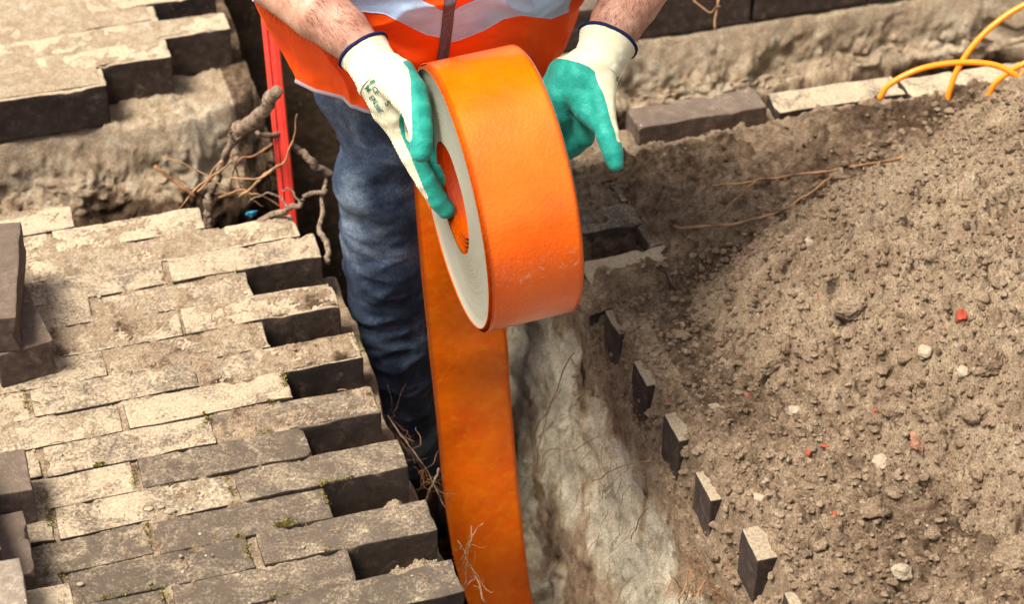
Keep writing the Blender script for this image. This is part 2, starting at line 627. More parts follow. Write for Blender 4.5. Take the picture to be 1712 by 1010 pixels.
def soil_top0(X, Y):
    """surface of the made ground before digging"""
    left = -0.075 + 0.004 * fbm(X, Y, 0, 0.06, 3, 40)
    cover = 0.011 + 0.008 * fbm(X, Y, 0, 0.16, 4, 41) + 0.010 * fbm(X, Y, 0, 0.03, 5, 42, 0.65)
    cover = cover - 0.020 * sm(-0.20, -0.185, Y) * sm(0.02, 0.0, Y) * sm(0.455, 0.42, X)
    xo = 0.020 * sm(-0.64, -0.69, Y)
    edge = sm(0.317 + xo, 0.337 + xo + 0.012 * fbm(X * 0, Y, 0, 0.04, 3, 44), X)
    # along the dug edge the soil lies lower, so paver ends stand clear of it
    notch = -0.066 + 0.02 * fbm(X, Y, 0, 0.05, 3, 43)
    right = notch * (1 - edge) + cover * edge
    right = right + 0.035 * sm(0.42, 0.62, X) * sm(0.12, 0.0, Y) * (0.6 + 0.5 * fbm(X, Y, 0, 0.11, 3, 45))
    # strip of sand behind, along the cross trench
    back = sm(0.03, 0.09, Y)
    right = right * (1 - back) + back * (-0.022 + 0.004 * fbm(X, Y, 0, 0.03, 3, 46))
    # empty beds of missing pavers
    for k in (-2, -1):
        y1 = -0.2625 - W * (2 * k + 1); y0 = y1 - W
        hole = sm(0.425, 0.418, X) * sm(y0 - 0.001, y0 + 0.003, Y) * sm(y1 + 0.001, y1 - 0.003, Y)
        right = right * (1 - hole) + hole * -0.075
    zone = sm(0.15, 0.16, X)
    z = left * (1 - zone) + right * zone
    far = sm(0.40, 0.41, Y)
    return z * (1 - far) + far * (-0.075 + 0.006 * fbm(X, Y, 0, 0.05, 3, 47))


def wob(a, b, amp, sc, seed):
    return amp * fbm(a, b * 0, 0, sc, 4, seed)


wl = 0.022 + wob(GY, GX, 0.012, 0.10, 50)
dL = sm(0, 0.028, GX - wl)                                     # left wall
wr = 0.285 + 0.012 * sm(-0.60, -0.70, GY) + wob(GY, GX, 0.014, 0.13, 51)
dR = sm(0.036, 0.0, GX - wr + 0.012)                            # right wall
main = np.minimum(dL, dR) * (0.49 + 0.03 * fbm(GX, GY, 0, 0.1, 3, 52))
yn = np.where(GX < 0.15, 0.0 + 0.115 * sm(-0.05, -0.23, GX), 0.150) + wob(GX, GY, 0.010, 0.07, 53)
yf = 0.452 - 0.030 * sm(-0.26, -0.10, GX) * sm(0.03, -0.03, GX) * (GX < 0.05) + 0.035 * sm(-0.12, 0.02, GX) * sm(0.2, 0.0, GX) + wob(GX, GY, 0.010, 0.08, 54)
dN = sm(0.0, 0.03, GY - yn)
tt = np.clip((yf - GY) / 0.09, 0, 1)
dF = 0.20 * sm(0, 0.30, tt) + 0.15 * sm(0.2, 0.75, tt) + 0.65 * sm(0.72, 1.0, tt)
cross = np.minimum(dN, dF) * (0.36 + 0.03 * fbm(GX, GY, 0, 0.1, 3, 55))
cross = np.where(np.abs(GX) > 3, 0, cross)
main = main * sm(3.2, 3.0, np.abs(GY))
cross = cross * sm(3.2, 3.0, np.abs(GX))
Z0 = soil_top(GX, GY)
dig = np.maximum(main, cross)
Z = Z0 - dig
Z -= 0.0 * dig
# rough the sheet up in all three directions
nx = fbm(GX, GY, Z, 0.05, 5, 60, 0.6); ny = fbm(GX, GY, Z, 0.05, 5, 61, 0.6); nz = fbm(GX, GY, Z, 0.02, 4, 62, 0.6)
under = (GX < 0.005) & (GY < 0.0)
wallness = np.clip(dig / 0.08, 0, 1) * near
lump = clods(GX, GY, 0.010, 0.6, 0.0015, 0.0055, 163) + clods(GX, GY, 0.017, 0.5, 0.002, 0.008, 63) + clods(GX, GY, 0.045, 0.25, 0.005, 0.014, 64)
rightside = (GX > 0.30) & (GY < 0.14)
fz = near * (GY > 0.30) * (GY < 0.47) * (Z0 - Z > 0.004) * sm(0, 0.05, Z0 - Z)
Z = Z + near * (GX > -0.22) * (GX < 0.02) * sm(0.40, 0.42, GY) * (GY < 0.62) * 0.030 * (billow(GX, GY, 0.05, 5, 98, 0.6) - 0.35)
Z = Z + fz * (0.030 * (billow(GX, GY, 0.045, 5, 95, 0.6) - 0.5) + 0.012 * fbm(GX, GY, 0, 0.03, 4, 96))
Z = Z + near * (np.where(rightside, 0.011, 0.004) * nz + np.where(rightside, lump * (1 - 0.6 * wallness), 0))
VX = GX + near * wallness * (0.016 * nx + np.where((GX > 0.2) & (GY < 0.14), 0.016 * fbm(GX, GY, Z, 0.08, 6, 81, 0.6) - 0.9 * clods(GY, Z, 0.022, 0.35, 0.003, 0.010, 88) + 0.014 * (billow(GY, Z, 0.035, 5, 188, 0.62) - 0.5), 0))
VY = GY + near * wallness * (0.016 * ny + np.where(GY > 0.36, 0.036 * fbm(GX, GY * 0.3, Z, 0.10, 6, 80, 0.62) - clods(GX, Z, 0.03, 0.5, 0.005, 0.016, 89) - clods(GX, Z, 0.011, 0.5, 0.002, 0.006, 90), 0))
# tone: soil colour by place, darker towards the trench bottoms
depth = Z0 - Z
tone = np.full(GX.shape, 0.50)
tone = np.where(GX > 0.36, 0.40 + 0.13 * fbm(GX, GY, 0, 0.13, 3, 65), tone)
tone = np.where((GX > 0.30) & (GY > 0.03), 0.62, tone)
tone = np.where((GX > 0.44) & (GY < 0.03) & (GY > -0.32), 0.38 + 0.22 * fbm(GX, GY, 0, 0.09, 4, 66), tone)
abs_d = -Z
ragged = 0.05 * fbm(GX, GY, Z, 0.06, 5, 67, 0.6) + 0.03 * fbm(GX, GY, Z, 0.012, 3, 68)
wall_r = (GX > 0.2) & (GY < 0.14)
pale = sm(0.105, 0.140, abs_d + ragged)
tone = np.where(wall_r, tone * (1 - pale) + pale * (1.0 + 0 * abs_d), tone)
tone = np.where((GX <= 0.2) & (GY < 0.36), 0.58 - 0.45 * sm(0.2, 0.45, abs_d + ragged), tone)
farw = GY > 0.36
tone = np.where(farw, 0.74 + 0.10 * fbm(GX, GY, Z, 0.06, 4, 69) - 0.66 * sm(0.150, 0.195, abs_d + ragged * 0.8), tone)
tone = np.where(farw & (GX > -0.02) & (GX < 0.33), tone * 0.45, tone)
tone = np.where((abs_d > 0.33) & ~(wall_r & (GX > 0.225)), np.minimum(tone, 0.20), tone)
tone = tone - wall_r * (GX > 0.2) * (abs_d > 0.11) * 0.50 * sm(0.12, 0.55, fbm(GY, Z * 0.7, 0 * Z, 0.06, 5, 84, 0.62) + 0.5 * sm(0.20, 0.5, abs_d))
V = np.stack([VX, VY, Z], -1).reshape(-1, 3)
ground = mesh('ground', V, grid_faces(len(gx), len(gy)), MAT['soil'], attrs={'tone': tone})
tag(ground, 'dug sandy ground with two crossing trenches', None, None, 'structure')

# ------------------------------------------------------------------ heap of loose soil on the right
def heap_h(X, Y):
    """crest runs from the trench edge back to the right; steep behind it, gentle in front"""
    cy = np.interp(X, [0.30, 0.44, 0.54, 0.664, 0.84, 1.10, 1.6], [-0.40, -0.31, -0.30, -0.335, -0.32, -0.28, -0.2])
    hc = np.interp(X, [0.36, 0.44, 0.54, 0.664, 0.84, 1.10, 1.45, 1.9], [-0.01, 0.042, 0.102, 0.180, 0.250, 0.310, 0.24, -0.05])
    v = Y - cy + 0.02 * fbm(X, Y * 0.3, 0, 0.09, 3, 86)
    back = 0.85 * (v + np.sqrt(v * v + 0.0004)) * 0.5
    front = 0.20 * (-v + np.sqrt(v * v + 0.003)) * 0.5
    h = hc - back - front
    lim = 0.62 * (X - 0.365 + 0.02 * fbm(X * 0, Y, 0, 0.07, 3, 87))
    h = np.minimum(h, lim)
    h = np.where(Y < -1.1, h - (-1.1 - Y) * 0.4, h)
    return h + 0.012 * fbm(X, Y, 0, 0.10, 3, 70)


hx = lines([(0.33, 1.12, 0.0019), (1.12, 1.8, 0.02)])
hy = lines([(-1.6, -1.0, 0.02), (-1.0, 0.06, 0.0019), (0.06, 0.3, 0.02)])
HX, HY = np.meshgrid(hx, hy, indexing='ij')
hb = heap_h(HX, HY)
edge_n = 0.02 * fbm(HX, HY, 0, 0.06, 4, 71)
HZ = hb + edge_n * 0.5
m = sm(-0.02, 0.03, hb + edge_n)
HZ = HZ + m * (0.012 * fbm(HX, HY, 0, 0.035, 6, 72, 0.68) * 1.6 + clods(HX, HY, 0.009, 0.75, 0.0015, 0.0055, 73) + clods(HX, HY, 0.014, 0.6, 0.002, 0.0075, 173)
               + clods(HX, HY, 0.026, 0.55, 0.004, 0.013, 74) + clods(HX, HY, 0.05, 0.45, 0.008, 0.022, 75) * 0.9 + 0.030 * (billow(HX, HY, 0.030, 5, 79, 0.62) - 0.5) + 0.010 * (billow(HX, HY, 0.009, 3, 97, 0.6) - 0.5) * (0.6 + 0.6 * sm(-0.4, 0.5, fbm(HX, HY, 0, 0.08, 3, 82)))
               + clods(HX, HY, 0.12, 0.30, 0.014, 0.034, 76) * 0.7)
HZ = HZ - 0.010
htone = 0.60 + 0.17 * fbm(HX, HY, 0, 0.11, 5, 77, 0.6) + 0.10 * fbm(HX, HY, 0, 0.02, 3, 78)
HZ[0, :] -= 0.1; HZ[-1, :] -= 0.1; HZ[:, 0] -= 0.1; HZ[:, -1] -= 0.1
heap = mesh('soil_heap', np.stack([HX, HY, HZ], -1).reshape(-1, 3), grid_faces(len(hx), len(hy)), MAT['soil'], attrs={'tone': htone})
tag(heap, 'large crumbly heap of brown dug soil covering the paving right of the trench', 'soil heap')


def surf(x, y):
    """height of the top surface right of the trench at x, y"""
    i = int(np.clip(np.searchsorted(gx, x), 0, len(gx) - 1)); j = int(np.clip(np.searchsorted(gy, y), 0, len(gy) - 1))
    z = Z[i, j]
    if hx[0] < x < hx[-1] and hy[0] < y < hy[-1]:
        i = int(np.clip(np.searchsorted(hx, x), 1, len(hx) - 2)); j = int(np.clip(np.searchsorted(hy, y), 1, len(hy) - 2))
        z = max(z, HZ[i, j])
    return z


def on_surf(x, y):
    """ground point seen in direction x, y"""
    d = P(x, y, 1) - CAM_C
    lo = 2.0
    for t in np.arange(2.0, 3.6, 0.004):
        p = CAM_C + d * t
        if p[2] < surf(p[0], p[1]):
            return p
    return p


# ------------------------------------------------------------------ pavers
BL, BW, BH = 0.1985, 0.0515, 0.070


def brick_mesh(name, L, seed, seg=(32, 13, 15), rough=0.0012, chip=1.0):
    r = np.random.default_rng(seed)
    bm = bmesh.new()
    nx_, ny_, nz_ = seg
    V, idx = [], {}

    def vid(i, j, k):
        if (i, j, k) not in idx:
            idx[(i, j, k)] = len(V)
            V.append((i / nx_ - 0.5, j / ny_ - 0.5, k / nz_ - 1.0))
        return idx[(i, j, k)]
    F = []
    for i in range(nx_):
        for j in range(ny_):
            F.append((vid(i, j, 0), vid(i, j + 1, 0), vid(i + 1, j + 1, 0), vid(i + 1, j, 0)))
            F.append((vid(i, j, nz_), vid(i + 1, j, nz_), vid(i + 1, j + 1, nz_), vid(i, j + 1, nz_)))
    for i in range(nx_):
        for k in range(nz_):
            F.append((vid(i, 0, k), vid(i + 1, 0, k), vid(i + 1, 0, k + 1), vid(i, 0, k + 1)))
            F.append((vid(i, ny_, k), vid(i, ny_, k + 1), vid(i + 1, ny_, k + 1), vid(i + 1, ny_, k)))
    for j in range(ny_):
        for k in range(nz_):
            F.append((vid(0, j, k), vid(0, j, k + 1), vid(0, j + 1, k + 1), vid(0, j + 1, k)))
            F.append((vid(nx_, j, k), vid(nx_, j + 1, k), vid(nx_, j + 1, k + 1), vid(nx_, j, k + 1)))
    bm.free()
    A = np.array(V)
    # spacing drawn toward the edges so the arrises stay crisp
    S = np.array([L, BW, BH])
    for ax_i, cnt in ((0, nx_), (1, ny_), (2, nz_)):
        e_ = np.array([0, 0.0009, 0.0022, 0.0045]) / S[ax_i]
        lin = np.concatenate([e_, np.linspace(0.0085 / S[ax_i], 1 - 0.0085 / S[ax_i], cnt + 1 - 8), 1 - e_[::-1]])
        off = 1.0 if ax_i == 2 else 0.5
        A[:, ax_i] = lin[np.round((A[:, ax_i] + off) * cnt).astype(int)] - off
    C0 = A * S
    q = C0.copy(); q[:, 2] += BH / 2
    half = S / 2
    rad = 0.0017 + 0.0010 * fbm(q[:, 0] + seed, q[:, 1], q[:, 2], 0.02, 3, seed)
    inner = np.clip(q, -(half - rad[:, None]), half - rad[:, None])
    d = q - inner
    ln = np.linalg.norm(d, axis=1)
    k = ln > 1e-9
    q[k] = inner[k] + d[k] / ln[k][:, None] * np.minimum(ln[k], rad[k])[:, None]
    q[:, 2] -= BH / 2
    n = np.stack([fbm(q[:, 0] + 3.1 * seed, q[:, 1], q[:, 2], 0.03, 4, 5 + a) for a in range(3)], -1)
    q += n * rough * 1.6
    # a few chips along the arrises
    for c in range(int(5 * chip)):
        p = np.array([r.uniform(-L / 2, L / 2), r.choice([-1, 1]) * BW / 2, 0])
        if r.random() < 0.4:
            p = np.array([r.choice([-1, 1]) * L / 2, r.uniform(-BW / 2, BW / 2), 0])
        R = r.uniform(0.004, 0.011)
        dd = np.linalg.norm(q - p, axis=1)
        w = np.clip(1 - dd / R, 0, 1)
        q -= w[:, None] * (p + np.array([0, 0, -0.0]) - np.array([p[0] * 0.9, 0, -0.03])) * 0.10
        q[:, 2] -= w * R * 0.25
    me = mesh(name, q, np.array(F), None)
    return me.data, me


BM = {}
for nm, L, cnt in (('full', BL, 8), ('half', 0.0985, 4)):
    BM[nm] = []
    for c in range(cnt):
        d_, o_ = brick_mesh('paver_mesh', L, 100 + c + (50 if nm == 'half' else 0), seg=(32 if nm == 'full' else 20, 13, 15))
        bpy.data.objects.remove(o_)
        BM[nm].append(d_)


def paver(x1, y_back, label, group, mat='brick', half=False, dz=0.0, rz=0.0, name='paver', tilt=0.0):
    """a paver with its right end at x1 and its far long edge at y_back"""
    L = 0.0985 if half else BL
    src = random.choice(BM['half' if half else 'full'])
    me = src
    o = bpy.data.objects.new(name, me)
    if not me.materials:
        me.materials.append(MAT[mat])
    COL.objects.link(o)
    o.location = (x1 - L / 2, y_back - W / 2, dz)
    o.rotation_euler = (tilt, 0, rz + (math.pi if random.random() < 0.5 else 0))
    if tilt:
        o.rotation_euler = (tilt, 0, rz)
    # material lives on the object, so copies of one mesh can differ
    o.material_slots[0].link = 'OBJECT'
    o.material_slots[0].material = MAT[mat]
    tag(o, label, 'paving brick', group)
    return o


ORD = ['first', 'second', 'third', 'fourth', 'fifth', 'sixth', 'seventh', 'eighth', 'ninth', 'tenth', 'eleventh', 'twelfth']


def jit(a):
    return random.uniform(-a, a)


# left paving: even courses reach the trench, odd ones stop half a paver short
for row in range(0, 17):
    yb = -row * W
    odd = row % 2
    x1 = -0.1025 if odd else 0.0
    k = 0
    while x1 > -0.95:
        pos = ORD[k]
        if not odd:
            lab = ('%s protruding paver of the left trench edge, counting down from the man\'s leg' % ORD[row // 2]) if k == 0 else \
                  ('paver %s from the trench in the course of the %s protruding left end' % (pos, ORD[row // 2]))
        else:
            lab = ('recessed paver stopping short of the trench below the %s protruding left end' % ORD[row // 2]) if k == 0 else \
                  ('%s paver from the trench in the recessed course below the %s protruding left end' % (pos, ORD[row // 2]))
        j = 0.003 if k == 0 else 0.001
        extra = 0.0
        if k == 0:
            extra = {12: 0.004, 10: 0.004, 6: -0.001, 4: 0.002, 2: 0.0}.get(row, 0.0)
        paver(x1 + jit(j) + extra, yb + jit(0.0010), lab, 'pavers of the left paving',
              'brick_dusty' if row < 6 or (row < 9 and k > 0) else 'brick', dz=jit(0.0024), rz=jit(0.007))
        x1 -= 0.205
        k += 1
# three partial courses behind, at the cross trench
for row, ends in ((-1, [(-0.018, True), (-0.1205, False)]), (-2, [(-0.135, False)]), (-3, [(-0.303, False)])):
    for i, (x1, half) in enumerate(ends):
        x = x1
        k = 0
        while x > -0.95:
            first = (k == 0)
            if row == -1:
                lab = ('short broken paver beside the red plastic bar, covered in dried soil', 'dusty paver left of the broken one beside the red bar')[i] if first else 'paver %s from the right in the dusty course behind the first protruding end' % ORD[k + i]
            elif row == -2:
                lab = 'soil crusted end paver in front of the root, second course from the back' if first else 'paver %s from the right in the second course from the cross trench' % ORD[k]
            else:
                lab = 'pale end paver at the left of the cross trench, before the dark gap' if first else 'paver %s from the right in the rearmost course of the left paving' % ORD[k]
            if row == -1 and i == 0 and k > 0:
                break
            paver(x + jit(0.002), -row * W, lab, 'pavers of the left paving', 'brick_far', half=half and first, dz=jit(0.002), rz=jit(0.008))
            x -= 0.1035 if (half and first) else 0.205
            k += 1

# far paving beyond the cross trench: a stepped corner on the left, a straight edge on the right
for r_ in range(0, 8):
    yfront = 0.446 + r_ * W
    if r_ == 0:
        xe = -0.205
    elif r_ == 1:
        xe = -0.1025
    elif r_ % 2 == 0:
        xe = 0.0
    else:
        xe = -0.1025
    k = 0
    x = xe
    while x > -1.05:
        lab = ('end paver of the %s course beyond the cross trench, upper left' % ORD[r_]) if k == 0 else \
            ('%s paver from the end in the %s course beyond the cross trench, upper left' % (ORD[k], ORD[r_]))
        paver(x + jit(0.002), yfront + W, lab, 'pavers beyond the cross trench on the left', 'brick_far', dz=jit(0.001), rz=jit(0.004))
        x -= 0.205
        k += 1
    if r_ < 5:
        x = 0.42 + (0.1025 if r_ % 2 else 0) + 0.1
        k = 0
        while x < 1.7:
            lab = '%s paver from the arm in the %s course beyond the cross trench, upper right' % (ORD[k], ORD[r_])
            paver(x + 0.1, yfront + W + 0.008, lab, 'pavers beyond the cross trench on the right', 'brick_far' if r_ else 'brick_bare', dz=jit(0.001), rz=jit(0.003))
            x += 0.205
            k += 1

# right of the trench: courses whose ends show in the dug edge
for k in range(-3, 6):
    yb = -0.2625 - 2 * W * k
    xe = 0.320 + {4: 0.014, 5: 0.02, 1: 0.0, 2: 0.0}.get(k, 0)
    n = k + 3
    lab = 'dark paver end jutting from the right trench edge, %s from the top' % ORD[n]
    paver(xe + BL, yb, lab, 'pavers of the right paving', 'brick_soil' if k > -2 else 'brick', dz=0.001 + jit(0.003), rz=jit(0.045), tilt=jit(0.05))
    paver(xe + BL * 2 + 0.004, yb, 'soil covered paver behind the %s jutting end of the right edge' % ORD[n], 'pavers of the right paving', 'brick_dusty', dz=-0.004)
    if k < 0:
        paver(0.4225 + BL, yb - W, 'recessed paver closing the empty bed below the %s jutting right end' % ORD[n],
              'pavers of the right paving', 'brick', dz=0.0, rz=jit(0.006))
for x1, yb, lab, mt, dz in ((0.6985, 0.1520, 'bare dark paver standing loose on the sand beside the man\'s left glove', 'brick_bare', 0.012),
                            (0.917, 0.146, 'pale sanded paver right of the bare dark one at the cross trench edge', 'brick_far', 0.0),
                            (1.122, 0.130, 'soil covered paver at the far right end of the cross trench edge', 'brick_far', -0.002),
                            (1.327, 0.125, 'last paver of the cross trench edge, past the orange cables', 'brick_far', -0.002)):
    paver(x1, yb, lab, 'pavers of the right paving', mt, dz=dz, rz=0.0 if x1 < .7 else -0.03)


# loose pavers piled at the left edge of the picture, lying on their sides (50 mm high)
def loose(corner, ang, z, label, mat='brick_bare', tilt=0.0, roll=0.0, half=False):
    """corner = near right top corner; ang = direction of the long axis seen from that corner"""
    o = bpy.data.objects.new('loose_paver', random.choice(BM['half' if half else 'full']))
    COL.objects.link(o)
    o.material_slots[0].link = 'OBJECT'
    o.material_slots[0].material = MAT[mat]
    a = math.radians(ang)
    ax = Vector((math.cos(a), math.sin(a), math.sin(roll)))
    ax.normalize()
    sd_ = Vector((0, 0, 1)).cross(ax)          # width direction, to the left of the axis
    up = ax.cross(sd_)
    # paver local: x length, y 50 thick -> up, z 85 -> width
    R = Matrix((ax, up, -sd_)).transposed() if False else Matrix(((ax[0], up[0], sd_[0] * -1), (ax[1], up[1], sd_[1] * -1), (ax[2], up[2], sd_[2] * -1)))
    if R.determinant() < 0:
        R = Matrix(((ax[0], up[0], sd_[0]), (ax[1], up[1], sd_[1]), (ax[2], up[2], sd_[2])))
    c = Vector((corner[0], corner[1], z))
    body = c + ax * ((0.0985 if half else BL) / 2) + sd_ * (BH / 2) - up * (BW / 2)
    # origin of the mesh is at its top (local z = 0), centre is at z = -BH/2
    zdir = Vector((R[0][2], R[1][2], R[2][2]))
    o.matrix_world = Matrix.Translation(body + zdir * (BH / 2)) @ R.to_4x4()
    tag(o, label, 'loose brick', 'loose pavers piled on the left paving')
    return o


loose((-0.366, -0.191), 98.5, 0.0525, 'lower paver of the two stacked at the left edge of the photo')
loose((-0.405, -0.200), 81, 0.104, 'upper paver of the two stacked at the left edge, lying on its side', roll=-0.01)
loose((-0.437, -0.576), 90.5, 0.051, 'half paver pointing away, in front of the dark square ended one at the lower left', half=True)
loose((-0.4235, -0.377), 180, 0.052, 'dark rough loose paver lying across the left edge, black shadow under its end', 'brick_bare')
loose((-0.451, -0.603), 180, 0.103, 'pale grey loose paver in the lower left corner, on top of a crusted one', 'brick_pale')
loose((-0.467, -0.586), 96, 0.1035, 'loose paver of which only a dark rounded end shows at the left edge')
loose((-0.405, -0.603), 179, 0.0515, 'soil crusted loose paver under the pale grey one in the lower left corner', 'brick_dusty')

# ------------------------------------------------------------------ sand lying over the left paving
sx = lines([(-0.75, -0.004, 0.0026)])
sy = lines([(-0.82, 0.165, 0.0026)])
SX, SY = np.meshgrid(sx, sy, indexing='ij')
n1 = fbm(SX, SY, 0, 0.055, 5, 90, 0.6)
n2 = fbm(SX * 0.5 + SY * 0.3, SY, 0, 0.012, 4, 91, 0.65)
gradient = 0.55 * sm(-0.55, 0.05, SY) + 0.10 * sm(-0.05, -0.3, SX)
SZ = -0.0030 + 0.0046 * gradient + 0.0034 * n1 + 0.0022 * n2 + 0.0007 * rng.standard_normal(SX.shape)
SZ -= 0.0022 * sm(-0.46, -0.58, SY)
SZ += clods(SX, SY, 0.02, 0.25, 0.001, 0.003, 92) * sm(-0.1, 0.3, n1 + gradient * 0.5)
row_pos = (-SY / W) % 1.0
joint = np.minimum(row_pos, 1 - row_pos) * W
SZ -= 0.0034 * sm(0.0026, 0.0008, joint) * sm(0.35, -0.15, n1 + gradient * 0.25)
# nothing can lie where pavers are missing or past the paving's edge
ri = np.floor(-SY / W).astype(int)
edge_x = np.where(ri % 2 == 0, -0.006, -0.109)
edge_x = np.where(ri == -1, -0.024, edge_x); edge_x = np.where(ri == -2, -0.142, edge_x); edge_x = np.where(ri <= -3, -0.31, edge_x)
SZ = np.where(SX > edge_x, -0.02, SZ)
nar = (row_pos * W < 0.003) | ((1 - row_pos) * W < 0.003)
SZ = np.where(nar & (SX > edge_x - 0.12) & (SX > -0.115), -0.02, SZ)
keep = SZ > -0.012
F = grid_faces(len(sx), len(sy))
kf = keep.ravel()[F].all(1)
sandV = np.stack([SX, SY, SZ], -1).reshape(-1, 3)
Fk = F[kf]
used = np.unique(Fk); remap = np.full(len(sandV), -1); remap[used] = np.arange(len(used))
stone = 0.66 - 0.30 * sm(0.10, 0.45, fbm(SX, SY, 0, 0.030, 5, 194, 0.65)) * sm(0.08, -0.12, SY) - 0.22 * sm(0.25, 0.5, fbm(SX, SY, 0, 0.010, 3, 195)) + 0.13 * n1 + 0.09 * n2 + 0.05 * fbm(SX, SY, 0, 0.2, 2, 94)
tag(mesh('sand_cover', sandV[used], remap[Fk], MAT['soil'], attrs={'tone': stone.ravel()[used]}),
    'thin pale sand swept over the left paving', None, None, 'stuff')

def sand_over(name, label, x0, x1, y0, y1, edge_fn, level, seed, tonev):
    ax_, ay_ = lines([(x0, x1, 0.0034)]), lines([(y0, y1, 0.0034)])
    X, Y = np.meshgrid(ax_, ay_, indexing='ij')
    n_ = fbm(X, Y, 0, 0.06, 5, seed, 0.6)
    z = level + 0.0026 * n_ + 0.0016 * fbm(X, Y, 0, 0.012, 4, seed + 1, 0.65)
    z = np.where(edge_fn(X, Y), z, -0.02)
    Fq = grid_faces(len(ax_), len(ay_))
    Fq = Fq[(z > -0.012).ravel()[Fq].all(1)]
    us_ = np.unique(Fq); rm = np.full(z.size, -1); rm[us_] = np.arange(len(us_))
    Vq = np.stack([X, Y, z], -1).reshape(-1, 3)[us_]
    tag(mesh(name, Vq, rm[Fq], MAT['soil'], attrs={'tone': (tonev + 0.10 * n_).ravel()[us_]}), label, None, None, 'stuff')


def far_edge(X, Y):
    r_ = np.floor((Y - 0.446) / W)
    e_ = np.where(r_ == 0, -0.212, np.where(r_ == 1, -0.110, np.where(r_ % 2 == 0, -0.007, -0.110)))
    fr = (Y - 0.446) / W % 1.0
    nr_ = (fr * W < 0.004) & (X > e_ - 0.1)
    return (X < e_) & (Y > 0.450) & ~nr_


sand_over('sand_cover', 'pale sand swept over the paving beyond the cross trench, upper left', -0.9, 0.0, 0.446, 0.87, far_edge, 0.0009, 93, 0.72)

# ------------------------------------------------------------------ lumps, pebbles, shards
def rock_mesh(name, seed, detail=3, sharp=0.0, squash=(1, 1, 0.75)):
    bm = bmesh.new()
    bmesh.ops.create_icosphere(bm, subdivisions=detail, radius=1)
    co = np.array([v.co[:] for v in bm.verts])
    F = np.array([[v.index for v in f.verts] for f in bm.faces])
    bm.free()
    r = np.random.default_rng(seed)
    if sharp:
        for _ in range(9):
            d = r.standard_normal(3); d /= np.linalg.norm(d)
            h = r.uniform(0.45, 0.8)
            s_ = co @ d
            co = co - np.maximum(s_ - h, 0)[:, None] * d * sharp
    n = fbm(co[:, 0] + seed, co[:, 1], co[:, 2], 0.8, 4, seed, 0.6)
    co *= (1 + 0.42 * n)[:, None]
    return co * np.array(squash), F


ROCKS = [rock_mesh('r', 200 + i, 2, 0.55 + 0.04 * i) for i in range(12)]


def scatter(pts, sizes, seedmat, name, label, bury=0.45, tone=0.52):
    Vs, Fs, n = [], [], 0
    for p, s_ in zip(pts, sizes):
        co, F = ROCKS[rng.integers(len(ROCKS))]
        a = rng.uniform(0, 6.28); c, d = math.cos(a), math.sin(a)
        R = np.array([[c, -d, 0], [d, c, 0], [0, 0, 1]])
        v = (co * rng.uniform(0.75, 1.25, 3)) @ R.T * s_
        v[:, 2] += s_ * (0.75 - 2 * bury * 0.75)
        Vs.append(v + p); Fs.append(F + n); n += len(co)
    V_ = np.concatenate(Vs)
    return tag(mesh(name, V_, np.concatenate(Fs), seedmat, smooth=False, attrs={'tone': tone + 0.12 * fbm(V_[:, 0], V_[:, 1], V_[:, 2], 0.012, 2, 7)}), label, None, None, 'stuff')


def field(n, x0, x1, y0, y1, smin, smax, pw=3.0, ok=None):
    pts, sz = [], []
    while len(pts) < n:
        x, y = rng.uniform(x0, x1), rng.uniform(y0, y1)
        if ok and not ok(x, y):
            continue
        s_ = smin + (smax - smin) * rng.random() ** pw
        pts.append((x, y, surf(x, y))); sz.append(s_)
    return np.array(pts), sz


inheap = lambda x, y: heap_h(np.array([x]), np.array([y]))[0] > 0.0 or (x > 0.302 and y < -0.2)
for nm, n, a, b, pw, mt, ok, lb in (('crumbs', 15000, 0.0010, 0.0056, 2.4, 'tan', inheap, 'small tan crumbs of soil strewn over the heap'),
                                    ('pale_crumbs', 260, 0.0008, 0.0026, 3, 'pale', lambda x, y: heap_h(np.array([x]), np.array([y]))[0] > 0.03, 'pale grit strewn through the soil heap'),
                                    ('damp_crumbs', 1500, 0.0012, 0.0055, 2, 'dark_tan', None, 'damp brown crumbs of soil right of the trench')):
    pts, sz = field(n, 0.302, 1.1, -0.95, 0.05, a, b, pw, ok)
    scatter(pts, sz, MAT['soil'], nm, lb, tone={'tan': 0.55, 'pale': 0.74, 'dark_tan': 0.36}[mt])
pts, sz = field(150, 0.36, 1.05, -0.95, 0.02, 0.005, 0.013, 2, inheap)
rim = []
for k in range(-1, 6):
    for _ in range(16):
        x_, y_ = 0.322 + rng.random() ** 1.5 * 0.05 + (0.016 if k > 3 else 0), -0.2625 - 2 * W * k - W - rng.uniform(-0.004, 0.035)
        rim.append((x_, y_, surf(x_, y_))); sz.append(rng.uniform(0.003, 0.009))
pts = np.concatenate([pts, np.array(rim)])
scatter(pts, sz, MAT['soil'], 'soil_lumps', 'middling soil lumps strewn over the heap and along the right trench edge', 0.5)
pts = []
sz = []
for _ in range(200):
    x, y = rng.uniform(-0.6, -0.002), rng.uniform(-0.8, 0.15)
    r_i = math.floor(-y / W)
    if (r_i % 2 and x > -0.11) or y > 0:
        continue
    pts.append((x, y, 0.0008)); sz.append(0.0007 + 0.0028 * rng.random() ** 4)
scatter(pts, sz, MAT['soil'], 'grit', 'pale grit scattered on the left paving', 0.3, 0.85)


